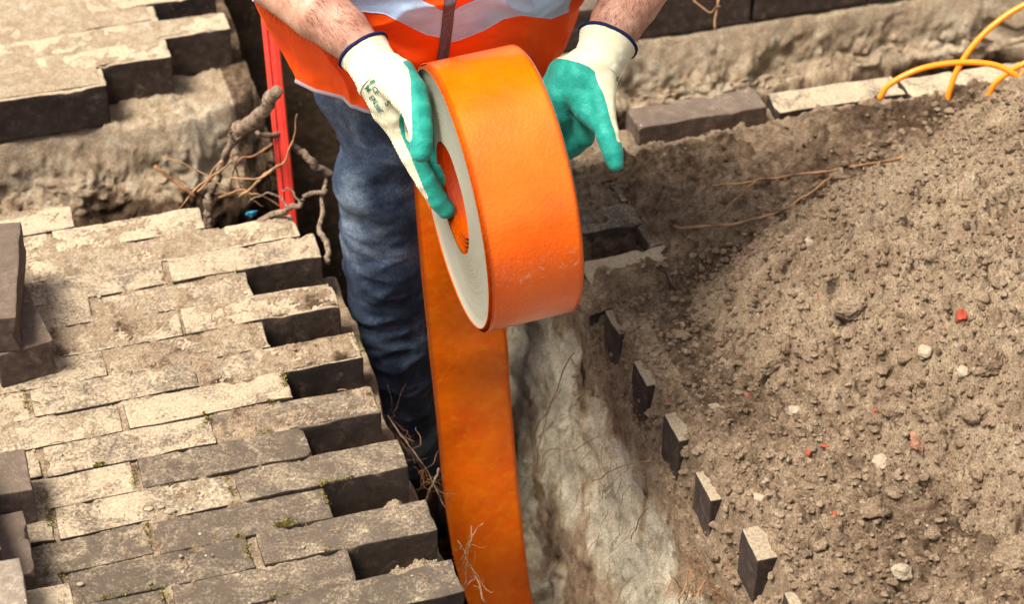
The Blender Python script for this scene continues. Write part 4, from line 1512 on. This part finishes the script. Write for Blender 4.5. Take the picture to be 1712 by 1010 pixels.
# ------------------------------------------------------------------ the man
PO = Vector((0.13, 0.02, -0.56))
man = empty('person', PO)
tag(man, 'man in orange vest, jeans and green gloves standing in the trench holding the tape roll', 'person')


def blob(name, chains, mat, voxel=0.003, smooth_it=6, extra=None):
    """tapered chains of (point, radius) melted into one continuous surface"""
    bm = bmesh.new()
    for ch in chains:
        for i_, (p, r) in enumerate(ch):
            mtx = Matrix.Translation(Vector(p)) @ Matrix.Scale(r, 4)
            bmesh.ops.create_icosphere(bm, subdivisions=3, radius=1, matrix=mtx)
            if i_ < len(ch) - 1:
                p2, r2 = ch[i_ + 1]
                d = Vector(p2) - Vector(p)
                steps = max(2, int(d.length / (min(r, r2) * 0.35)))
                for k in range(1, steps):
                    f = k / steps
                    mtx = Matrix.Translation(Vector(p) + d * f) @ Matrix.Scale(r + (r2 - r) * f, 4)
                    bmesh.ops.create_icosphere(bm, subdivisions=2, radius=1, matrix=mtx)
    me = bpy.data.meshes.new('tmp'); bm.to_mesh(me); bm.free()
    ob = bpy.data.objects.new('tmp', me); COL.objects.link(ob)
    md = ob.modifiers.new('r', 'REMESH'); md.mode = 'VOXEL'; md.voxel_size = voxel
    m2 = ob.modifiers.new('s', 'SMOOTH'); m2.factor = 0.5; m2.iterations = smooth_it
    dg = bpy.context.evaluated_depsgraph_get()
    me2 = bpy.data.meshes.new_from_object(ob.evaluated_get(dg))
    bpy.data.objects.remove(ob)
    co = np.zeros(len(me2.vertices) * 3); me2.vertices.foreach_get('co', co); co = co.reshape(-1, 3)
    no = np.zeros(len(me2.vertices) * 3); me2.vertices.foreach_get('normal', no); no = no.reshape(-1, 3)
    at = {}
    if extra:
        co, at = extra(co, no)
        me2.vertices.foreach_set('co', co.ravel())
    for an, av in at.items():
        a = me2.attributes.new(an, 'FLOAT', 'POINT'); a.data.foreach_set('value', np.asarray(av, np.float32))
    me2.polygons.foreach_set('use_smooth', np.full(len(me2.polygons), True, bool))
    me2.name = name
    me2.materials.clear(); me2.materials.append(mat)
    me2.update()
    o = bpy.data.objects.new(name, me2); COL.objects.link(o)
    return part(o, man)


def C(*a):
    """chain of (x, y, depth, radius in mm)"""
    return [(P(x, y, t), r / 1000) for x, y, t, r in a]


E1 = np.array([0.9539, -0.3001, 0.0])                 # the man's left, horizontally
E2 = np.array([-0.3001, -0.9539, 0.0])                # straight ahead of him
ZU = np.array([0, 0, 1.0])
HEM = np.array([0.144, -0.060, 0.278])


def B(l, f, z):
    """body point: l to his left, f forward, absolute height z"""
    return np.array([HEM[0], HEM[1], 0]) + E1 * l + E2 * f + ZU * z


# --- body: torso, neck, head, upper arms and forearms in one surface
shL, shR = B(-0.185, 0.13, 0.80), B(0.185, 0.13, 0.80)
elL, elR = P(415, -95, 2.41), P(1135, -135, 2.48)
wrL, wrR = P(611, 92, 2.338), P(1014, 82, 2.385)
chains = [
    [(B(0, -0.02, 0.38), 0.09), (B(0, 0.0, 0.48), 0.11), (B(0, 0.09, 0.65), 0.13), (B(0, 0.12, 0.76), 0.10), (B(0, 0.14, 0.86), 0.065), (B(0, 0.17, 0.93), 0.058), (B(0, 0.22, 1.02), 0.076), (B(0, 0.21, 1.08), 0.085)],
    [(B(-0.05, 0.0, 0.42), 0.09), (B(-0.06, 0.08, 0.62), 0.12), (B(-0.13, 0.12, 0.77), 0.07), (shL, 0.060)],
    [(B(0.05, 0.0, 0.42), 0.09), (B(0.06, 0.08, 0.62), 0.12), (B(0.13, 0.12, 0.77), 0.07), (shR, 0.060)],
    [(shL, 0.060), (shL * 0.5 + elL * 0.5, 0.052), (elL, 0.046)],
    [(shR, 0.060), (shR * 0.5 + elR * 0.5, 0.052), (elR, 0.046)],
    [(elL, 0.045)] + C((468, -40, 2.385, 41), (530, 14, 2.36, 36), (575, 52, 2.355, 30), (598, 76, 2.354, 25.5), (622, 104, 2.347, 18)),
    [(elR, 0.045)] + C((1098, -75, 2.45, 41), (1053, 0, 2.425, 36), (1032, 36, 2.42, 32), (1020, 58, 2.417, 28), (1006, 90, 2.406, 19)),
    # face: brow, nose, chin, ears
    [(B(0, 0.27, 0.985), 0.030), (B(0, 0.285, 1.00), 0.022)],
    [(B(0, 0.305, 1.03), 0.013), (B(0, 0.292, 1.055), 0.012)],
    [(B(-0.03, 0.275, 1.075), 0.022), (B(0.03, 0.275, 1.075), 0.022)],
    [(B(-0.088, 0.20, 1.04), 0.018), (B(-0.090, 0.195, 1.06), 0.018)],
    [(B(0.088, 0.20, 1.04), 0.018), (B(0.090, 0.195, 1.06), 0.018)],
]
blob('body', chains, MAT['skin'], 0.0045, 5)
blob('hair', [[(B(0, 0.17, 1.06), 0.080), (B(0, 0.20, 1.10), 0.084)], [(B(0, 0.16, 1.0), 0.066), (B(0, 0.15, 1.05), 0.076)]], MAT['hair'], 0.006, 2)

# --- jeans
def wr_jeans(co, no):
    q = fbm(co[:, 0], co[:, 1], co[:, 2] * 1.5, 0.11, 3, 500, 0.5)
    r_ = 1 - np.abs(fbm(co[:, 0] * 0.7 + co[:, 2] * 0.5, co[:, 1] * 0.7, co[:, 2] * 1.8 - co[:, 0] * 0.6, 0.085, 3, 501, 0.5)) * 2.6
    low = sm(0.12, -0.25, co[:, 2])
    d = 0.008 * q + 0.009 * np.clip(r_, 0, 1) ** 2 * (0.25 + 0.75 * low)
    return co + no * d[:, None], {}


leg1 = C((662, 225, 2.69, 68), (640, 300, 2.73, 67), (645, 400, 2.80, 63), (655, 480, 2.855, 58), (662, 560, 2.91, 53), (668, 640, 2.975, 50), (672, 700, 3.03, 47), (688, 760, 3.09, 46))
leg2 = C((800, 200, 2.72, 70), (795, 300, 2.79, 64), (795, 400, 2.86, 50), (790, 480, 2.92, 40), (785, 560, 2.99, 37), (788, 640, 3.06, 37), (795, 700, 3.12, 38))
blob('jeans', [[(B(-0.055, -0.01, 0.33), 0.078), (B(-0.068, 0.0, 0.25), 0.072)] + leg1,
               [(B(0.07, -0.02, 0.33), 0.095), (B(0.085, -0.02, 0.26), 0.082)] + leg2,
               [(B(-0.045, -0.02, 0.37), 0.085), (B(0.05, -0.02, 0.37), 0.085)]], MAT['denim'], 0.0045, 6, wr_jeans)
for q_, ch in (('a', leg1), ('b', leg2)):
    f_ = ch[-1][0]
    foot = np.array([f_[0], f_[1], -0.52])
    blob('boot', [[(f_ + ZU * 0.0, 0.043), (foot, 0.040)], [(foot + ZU * 0.0, 0.038), (foot + E2 * 0.08 + ZU * -0.01, 0.036), (foot + E2 * 0.15 + ZU * -0.014, 0.034)]], MAT['boot'], 0.006, 4)

# --- vest
NU, NV = 560, 330


def vest_ring(v):
    """v 0 at the hem, 1 at the shoulders"""
    zz = np.interp(v, [0, 0.18, 0.5, 0.85, 1.0], [0.298, 0.42, 0.58, 0.76, 0.835])
    fw = np.interp(v, [0, 0.18, 0.5, 0.85, 1.0], [0.0, 0.028, 0.075, 0.125, 0.145])
    a = np.interp(v, [0, 0.18, 0.5, 0.85, 1.0], [0.164, 0.200, 0.218, 0.20, 0.11])
    b = np.interp(v, [0, 0.18, 0.5, 0.85, 1.0], [0.140, 0.150, 0.155, 0.135, 0.075])
    return zz, fw, a, b


def vest_pt(U, Vv, off=0.0):
    """U angle from his right (-pi/2) through the front (0)"""
    zz, fw, a, b = vest_ring(Vv)
    ex = 0.86
    cx = np.sign(np.sin(U)) * np.abs(np.sin(U)) ** ex
    cy = np.sign(np.cos(U)) * np.abs(np.cos(U)) ** ex
    low = sm(0.5, 0.0, Vv)
    wave = 0.010 * low * np.sin(3.1 * U + 0.8) + 0.006 * low * np.sin(7 * U + 2.0 + 2 * Vv)
    q = fbm(U * 0.16 + 0.25 * Vv, Vv * 0.55 - U * 0.06, 0 * U, 0.075, 4, 510, 0.5)
    fold = np.clip(1 - np.abs(fbm(U * 0.13 + Vv * 0.30, Vv * 0.42 - U * 0.09, 0 * U + 4, 0.085, 3, 512, 0.5)) * 3.2, 0, 1) ** 1.5
    d = wave + 0.008 * q + 0.011 * fold + off
    drop = -0.010 * low * np.cos(U * 1.0) - 0.006 * low * np.sin(U)
    X = cx * (a + d); Y = cy * (b + d) + fw
    p = np.array([HEM[0], HEM[1], 0]) + E1 * X[..., None] + E2 * Y[..., None] + ZU * (zz + drop)[..., None]
    return p


def shell(name, p, mat, thick, closed_u=False):
    nu, nv = p.shape[:2]
    du = np.gradient(p, axis=0); dv = np.gradient(p, axis=1)
    nr_ = np.cross(du, dv); nr_ /= np.linalg.norm(nr_, axis=2)[..., None] + 1e-12
    ctr = p.mean((0, 1)) - E2 * 0.12
    if ((p - ctr) * nr_).sum(-1).mean() < 0:
        nr_ = -nr_
        flip = True
    else:
        flip = False
    V = np.concatenate([p.reshape(-1, 3), (p - nr_ * thick).reshape(-1, 3)])
    F = grid_faces(nu, nv)
    n = nu * nv
    S = [F, F[:, ::-1] + n]
    i = np.arange(nu - 1); j = np.arange(nv - 1)
    for c in (0, nv - 1):
        S.append(np.stack([i * nv + c, (i + 1) * nv + c, (i + 1) * nv + c + n, i * nv + c + n], -1))
    for c in (0, nu - 1):
        S.append(np.stack([c * nv + j, c * nv + j + 1, c * nv + j + 1 + n, c * nv + j + n], -1))
    return part(mesh(name, V, np.concatenate(S), mat), man)


# armholes: above v = .5 the side panels are cut away
us = np.linspace(-math.pi, math.pi, NU)
vs = np.linspace(0, 1, NV) ** 1.15
UU, VV = np.meshgrid(us, vs, indexing='ij')
vp = vest_pt(UU, VV)
vest = shell('vest', vp, MAT['vest'], 0.0015)
me = vest.data
bm = bmesh.new(); bm.from_mesh(me)
kill = []
nf = grid_faces(NU, NV)
uc = UU.ravel(); vc = VV.ravel()
bm.verts.ensure_lookup_table()
nn = NU * NV
for f in bm.faces:
    i_ = f.verts[0].index % nn
    du_ = abs(abs(uc[i_]) - math.pi / 2) / 0.42; dv_ = (vc[i_] - 0.86) / 0.30
    if du_ ** 2 + dv_ ** 2 < 1:
        kill.append(f)
bmesh.ops.delete(bm, geom=kill, context='FACES')
bm.to_mesh(me); bm.free()
me.polygons.foreach_set('use_smooth', np.full(len(me.polygons), True, bool))

# where a row of the picture meets the vest, for the band, the zip and the binding
us_f = np.linspace(-1.45, 1.45, 360)
vs_f = np.linspace(0, 0.45, 420)
Uf, Vf = np.meshgrid(us_f, vs_f, indexing='ij')
pf = vest_pt(Uf, Vf)
dd = pf - CAM_C
wz = dd @ CAM_F
PXF, PYF = 856 + FPX * (dd @ CAM_R) / wz, 505 - FPX * (dd @ CAM_U) / wz


def v_at(line):
    """for each column of the vest the height at which its outline crosses the line"""
    lx = [q[0] for q in line]; ly = [q[1] for q in line]
    out = []
    for i_ in range(len(us_f)):
        h = PYF[i_] - np.interp(PXF[i_], lx, ly)
        k = np.where((h[:-1] > 0) & (h[1:] <= 0))[0]
        out.append(vs_f[k[0]] if len(k) else np.nan)
    out = np.array(out)
    ok = ~np.isnan(out)
    return np.interp(us_f, us_f[ok], out[ok])


lo = v_at([(400, 0), (560, 5), (605, 17), (643, 21), (672, 36), (710, 55), (735, 61), (752, 69), (769, 65), (811, 48), (840, 30), (870, 24), (920, 30), (940, 22), (1000, 0)])
hi = v_at([(400, -62), (560, -42), (620, -36), (690, -10), (735, 14), (752, 18), (777, 6), (815, -10), (840, -26), (880, -32), (940, -30), (1000, -60)])
k = (us_f > -1.42) & (us_f < 0.985)
uu = us_f[k]
f = np.linspace(0, 1, 26)
Ub = np.repeat(uu[:, None], 26, 1); Vb = lo[k][:, None] * (1 - f) + hi[k][:, None] * f
shell('reflective_band', vest_pt(Ub, Vb, 0.0016), MAT['reflect'], 0.0012)
# zip down the front
best_u = []
for j in range(0, 420, 4):
    yv = np.interp(745, PXF[:, j], PYF[:, j]) if np.all(np.diff(PXF[:, j]) > 0) else np.nan
    xs = 748 - 0.0 * 0
    srt = np.argsort(PXF[:, j])
    u_ = np.interp(752 - 0.115 * (PYF[:, j][len(us_f) // 2] + 0), PXF[srt, j], us_f[srt])
    best_u.append(u_)
vz = vs_f[::4]
bu = np.array(best_u)
w_ = np.linspace(-1, 1, 9)
wu = 0.026
Uz = bu[:, None] + w_[None, :] * wu
Vz = np.repeat(vz[:, None], 9, 1)
teeth = 0.0035 - 0.0012 * np.abs(w_)[None, :] + 0.0005 * (np.arange(len(vz)) % 2)[:, None]
shell('zip', vest_pt(Uz, Vz, 0.0) + 0 * E2 + (vest_pt(Uz, Vz, 0.003) - vest_pt(Uz, Vz, 0.0)) * (teeth / 0.003)[..., None], MAT['zip'], 0.002)
# grey binding along the hem
g = Geo()
ub = np.linspace(-math.pi, math.pi, 300)
g.tube(vest_pt(ub, 0 * ub + 0.0, 0.0004), 0.0028, 8, 0, False)
part(g.build('hem_binding', MAT['hem']), man)

# --- gloves
def inside(px_, py_, poly):
    n = len(poly); c = np.zeros(px_.shape, bool)
    j = n - 1
    for i_ in range(n):
        xi, yi = poly[i_]; xj, yj = poly[j]
        hit = ((yi > py_) != (yj > py_)) & (px_ < (xj - xi) * (py_ - yi) / (yj - yi + 1e-12) + xi)
        c ^= hit
        j = i_
    return c


def seg_d(px_, py_, poly):
    d = np.full(px_.shape, 1e9)
    for a, b in zip(poly, poly[1:] + poly[:1]):
        a, b = np.array(a, float), np.array(b, float)
        ab = b - a
        t = np.clip(((px_ - a[0]) * ab[0] + (py_ - a[1]) * ab[1]) / (ab @ ab), 0, 1)
        d = np.minimum(d, np.hypot(px_ - a[0] - t * ab[0], py_ - a[1] - t * ab[1]))
    return d


def coat_fn(knit_poly, palm_dir):
    """the dip line of the glove: knit inside the outline on the seen side, elsewhere by which way the palm faces"""
    def fn(co, no):
        d = co - CAM_C; w = d @ CAM_F
        X, Y = 856 + FPX * (d @ CAM_R) / w, 505 - FPX * (d @ CAM_U) / w
        s = seg_d(X, Y, knit_poly) * np.where(inside(X, Y, knit_poly), -1, 1)
        front = -(no @ (d / np.linalg.norm(d, axis=1)[:, None]).T.mean(1))
        a = np.clip(0.5 + s / 8.0, 0, 1)
        b_ = np.clip(0.5 + (no @ palm_dir) * 3, 0, 1)
        b_ = np.where(Y < knit_poly_top, 0, b_)
        wv = 0.0009 * fbm(co[:, 0], co[:, 1], co[:, 2], 0.018, 3, 520)
        fr = sm(-0.25, 0.0, front)
        knit_cuff = Y < knit_poly_top
        return co + no * wv[:, None], {'coat': a * fr + b_ * (1 - fr)}
    return fn


# right hand (left in the picture): back towards the camera's left, fingers down into the hole
knit_poly_top = 90
kp = [(540, 40), (665, 40), (671, 92), (682, 99.5), (672, 103), (682, 114), (686, 130), (687, 155), (688, 180), (689, 205), (689, 232), (685, 238), (679, 232), (676, 215), (674, 198), (671, 186),
      (667, 198), (668, 212), (672, 228), (686, 259), (695, 282), (705, 307), (716, 330), (712, 338), (690, 320), (560, 200)]
g1 = blob('glove', [
    C((629, 120, 2.343, 27), (636, 132, 2.345, 28), (648, 160, 2.350, 25), (660, 190, 2.355, 20), (668, 214, 2.36, 15.5)),
    C((648, 122, 2.335, 24), (662, 132, 2.325, 25), (684, 158, 2.312, 22), (697, 185, 2.302, 16.5), (703, 215, 2.298, 14), (704.5, 238, 2.297, 13.0), (704.5, 254, 2.298, 12.0)),
    C((652, 180, 2.36, 22), (668, 214, 2.362, 15.5), (689, 262, 2.362, 13.2), (712, 302, 2.368, 12.8), (733, 334, 2.378, 12.2), (745.5, 350.5, 2.384, 10.8)),
    C((660, 165, 2.375, 22), (690, 215, 2.388, 14), (714, 250, 2.385, 12.5), (732, 276, 2.388, 11.5), (745, 300, 2.395, 10.5)),
    C((668, 150, 2.385, 20), (698, 190, 2.402, 14), (716, 212, 2.398, 12.5), (728, 232, 2.395, 11), (735, 255, 2.405, 10)),
    C((672, 130, 2.39, 18), (700, 160, 2.412, 13), (714, 182, 2.412, 12), (724, 204, 2.410, 11), (730, 224, 2.412, 10)),
], MAT['glove'], 0.0021, 5, coat_fn(kp, (CAM_R * 0.8 + CAM_F * 0.5)))
g1['label'] = 'glove with the back of the hand showing, fingers in the hole of the roll'

# left hand (right in the picture): palm towards the camera, thumb hanging down, fingers behind the roll
kp = [(900, 30), (1100, 30), (1100, 260), (1031, 236), (1029.5, 228), (1027, 217), (1021, 200), (1015.5, 178), (1009, 157), (999, 137), (994, 119), (984, 110.5), (969, 104.5), (947, 99), (934, 98), (915, 96), (900, 80)]
knit_poly_top = 96
g2 = blob('glove', [
    C((998, 108, 2.40, 28), (1000, 122, 2.398, 24), (1005, 160, 2.39, 17), (1010, 195, 2.385, 14.5), (1016, 225, 2.383, 14), (1024, 255, 2.382, 12.5), (1029, 274, 2.382, 9.5)),
    C((988, 110, 2.40, 26), (978, 125, 2.405, 28), (972, 155, 2.405, 23), (984, 182, 2.40, 18), (1003, 205, 2.388, 14)),
    C((980, 112, 2.405, 25), (958, 128, 2.415, 26), (943, 158, 2.42, 22), (938, 188, 2.425, 16), (915, 212, 2.45, 13)),
    C((970, 114, 2.41, 22), (945, 125, 2.43, 22), (926, 150, 2.44, 18), (905, 172, 2.46, 14)),
    C((978, 170, 2.415, 17), (977, 228, 2.437, 13.5), (955, 244, 2.455, 14.0), (930, 262, 2.475, 13.0), (905, 278, 2.49, 11)),
    C((960, 180, 2.43, 18), (952, 222, 2.45, 15), (935, 240, 2.465, 14), (905, 255, 2.485, 12), (885, 262, 2.49, 11)),
], MAT['glove'], 0.0021, 5, coat_fn(kp, (-CAM_F * 0.8 - CAM_R * 0.3)))
g2['label'] = 'glove turned palm out with the thumb hanging down'


# navy piping round both cuffs
def ring_round(c, ax_, r1, r2, up_, rad, name, n=80, parent=None):
    ax_ = ax_ / np.linalg.norm(ax_)
    a = up_ - ax_ * (up_ @ ax_); a /= np.linalg.norm(a); b = np.cross(ax_, a)
    th = np.linspace(0, PI2, n)
    p = c + np.cos(th)[:, None] * a * r1 + np.sin(th)[:, None] * b * r2
    p = p + ax_ * (0.0012 * np.sin(5 * th))[:, None]
    g = Geo(); g.tube(p, rad, 8, 0.05, False)
    o = g.build(name, MAT['navy'])
    o.parent = parent
    o.matrix_parent_inverse = (parent.matrix_parent_inverse).copy()
    return o


def cuff(glove, inner, outer, c_px, r_cuff, r_wrist, cname):
    """knit cuff: an open sleeve round the wrist with a navy bound edge"""
    c0 = P(*c_px[0]); c1 = P(*c_px[1])
    ax_ = c1 - c0; L = np.linalg.norm(ax_); ax_ /= L
    a = np.cross(ax_, CAM_F); a /= np.linalg.norm(a); b = np.cross(ax_, a)
    n, m = 90, 30
    th = np.linspace(0, PI2, n, endpoint=False)
    s = np.linspace(0, 1, m)
    TH, S = np.meshgrid(th, s, indexing='xy')
    rr = r_cuff + (r_wrist - r_cuff) * S - 0.0030 * np.sin(S * math.pi) + 0.0010 * np.sin(S * 16 + np.sin(TH) * 1.5) * S + 0.0012 * fbm(np.cos(TH) * 0.03, np.sin(TH) * 0.03, S * 0.06, 0.015, 3, 530)
    p = c0 + ax_ * (L * S)[..., None] + a * (np.cos(TH) * rr)[..., None] + b * (np.sin(TH) * rr * 0.98)[..., None]
    V = np.concatenate([p.reshape(-1, 3), (p - (a * np.cos(TH)[..., None] + b * np.sin(TH)[..., None]) * 0.0016).reshape(-1, 3)])
    F = grid_faces(m, n, True)
    nn = n * m
    j = np.arange(n); j2 = (j + 1) % n
    sd2 = [np.stack([c * n + j, c * n + j2, c * n + j2 + nn, c * n + j + nn], -1) for c in (0, m - 1)]
    o = mesh('cuff', V, np.concatenate([F, F[:, ::-1] + nn] + sd2), MAT['glove'], attrs={'coat': np.zeros(len(V))})
    for ob in (o,):
        ob.parent = glove
    g = Geo(); q = np.vstack([p[0], p[0][:1]])
    g.tube(q - ax_ * 0.001, 0.0022, 8, 0.06, False)
    ob = g.build('cuff_piping', MAT['navy']); ob.parent = glove


cuff(g1, None, None, ((608, 85, 2.354), (640, 134, 2.343)), 0.0300, 0.0300, 'cuff')
cuff(g2, None, None, ((1016, 69, 2.415), (993, 120, 2.40)), 0.0345, 0.0300, 'cuff')

# --- print on the back of the right glove and the small mark on the left one
def text_on(glove, body, c_px, ang, size, normal_off=0.0009):
    cu = bpy.data.curves.new('print', 'FONT'); cu.body = body; cu.size = 1.0; cu.align_x = 'CENTER'; cu.align_y = 'CENTER'; cu.offset = 0.012
    ob = bpy.data.objects.new('print', cu); COL.objects.link(ob)
    dg = bpy.context.evaluated_depsgraph_get()
    me = bpy.data.meshes.new_from_object(ob.evaluated_get(dg))
    bpy.data.objects.remove(ob)
    bm = bmesh.new(); bm.from_mesh(me)
    bmesh.ops.triangulate(bm, faces=bm.faces)
    for _ in range(2):
        bmesh.ops.subdivide_edges(bm, edges=[e for e in bm.edges if e.calc_length() > 0.12], cuts=1)
    bmesh.ops.triangulate(bm, faces=bm.faces)
    bpy.context.view_layer.update()
    inv = glove.matrix_world.inverted()
    ca, sa = math.cos(math.radians(ang)), math.sin(math.radians(ang))
    bad = []
    for v in bm.verts:
        x, y = v.co.x * size, v.co.y * size
        X = c_px[0] + x * ca + y * sa
        Y = c_px[1] + x * sa - y * ca
        d = P(X, Y, 1) - CAM_C
        o_ = inv @ Vector(CAM_C)
        d_ = (inv.to_3x3() @ Vector(d)).normalized()
        hit, loc, no, idx = glove.ray_cast(o_, d_)
        if hit:
            v.co = glove.matrix_world @ (loc + no * normal_off)
        else:
            bad.append(v)
    bmesh.ops.delete(bm, geom=bad, context='VERTS')
    bm.to_mesh(me); bm.free()
    me.materials.append(MAT['ink'])
    me.name = 'print'
    o = bpy.data.objects.new('print', me); COL.objects.link(o)
    o.parent = glove


for body, c, a, s in (('8', (623, 136), 65, 13), ('/', (617, 141), 50, 12), ('CE', (628, 150), 58, 12), ('M', (615, 148), 50, 12), ('EN', (624, 166), 55, 12), ('388', (632, 180), 57, 10), ('S', (648, 172), 60, 15), ('-', (641, 184), 60, 14)):
    text_on(g1, body, c, a, s)
text_on(g2, '0', (1033, 132), 25, 13)

# --- hair on the forearms
g_hair = Geo()
def arm_hair(path, n, side_bias):
    path = [np.array(p) for p in path]
    V, F, c = [], [], 0
    dgb = None
    body = [o for o in man.children if o.name.startswith('body')][0]
    bpy.context.view_layer.update()
    inv = body.matrix_world.inverted()
    for _ in range(n):
        f = rng.random() * (len(path) - 1.001)
        i_ = int(f); q = path[i_] + (path[i_ + 1] - path[i_]) * (f - i_)
        ax_ = path[i_ + 1] - path[i_]; ax_ /= np.linalg.norm(ax_)
        d = rng.standard_normal(3); d -= ax_ * (d @ ax_); d /= np.linalg.norm(d)
        o_ = inv @ Vector(q + d * 0.2); dl = (inv.to_3x3() @ Vector(-d)).normalized()
        hit, loc, no, idx = body.ray_cast(o_, dl)
        if not hit:
            continue
        b_ = np.array(body.matrix_world @ loc)
        flow = ax_ * 0.75 + d * 0.35 + rng.normal(0, 0.30, 3) + ZU * -0.2
        flow /= np.linalg.norm(flow)
        L = rng.uniform(0.006, 0.015)
        sdv = np.cross(flow, d); sdv /= np.linalg.norm(sdv) + 1e-9
        w = 0.00011
        m1 = b_ + flow * L * 0.5 + d * L * 0.16
        e = b_ + flow * L
        V += [b_ - sdv * w, b_ + sdv * w, m1 + sdv * w * 0.8, m1 - sdv * w * 0.8, e]
        F += [(c, c + 1, c + 2, c + 3), (c + 3, c + 2, c + 4)]
        c += 5
    return V, F


for pth in ([elL] + [q[0] for q in C((468, -40, 2.385, 42), (530, 14, 2.36, 36), (594, 68, 2.351, 30.5))], [elR] + [q[0] for q in C((1098, -75, 2.45, 41), (1053, 0, 2.425, 35.5), (1024, 52, 2.413, 31))]):
    V_, F_ = arm_hair(pth, 3500, None)
    g_hair.add(V_, F_)
part(g_hair.build('arm_hair', MAT['hair'], smooth=False), man)
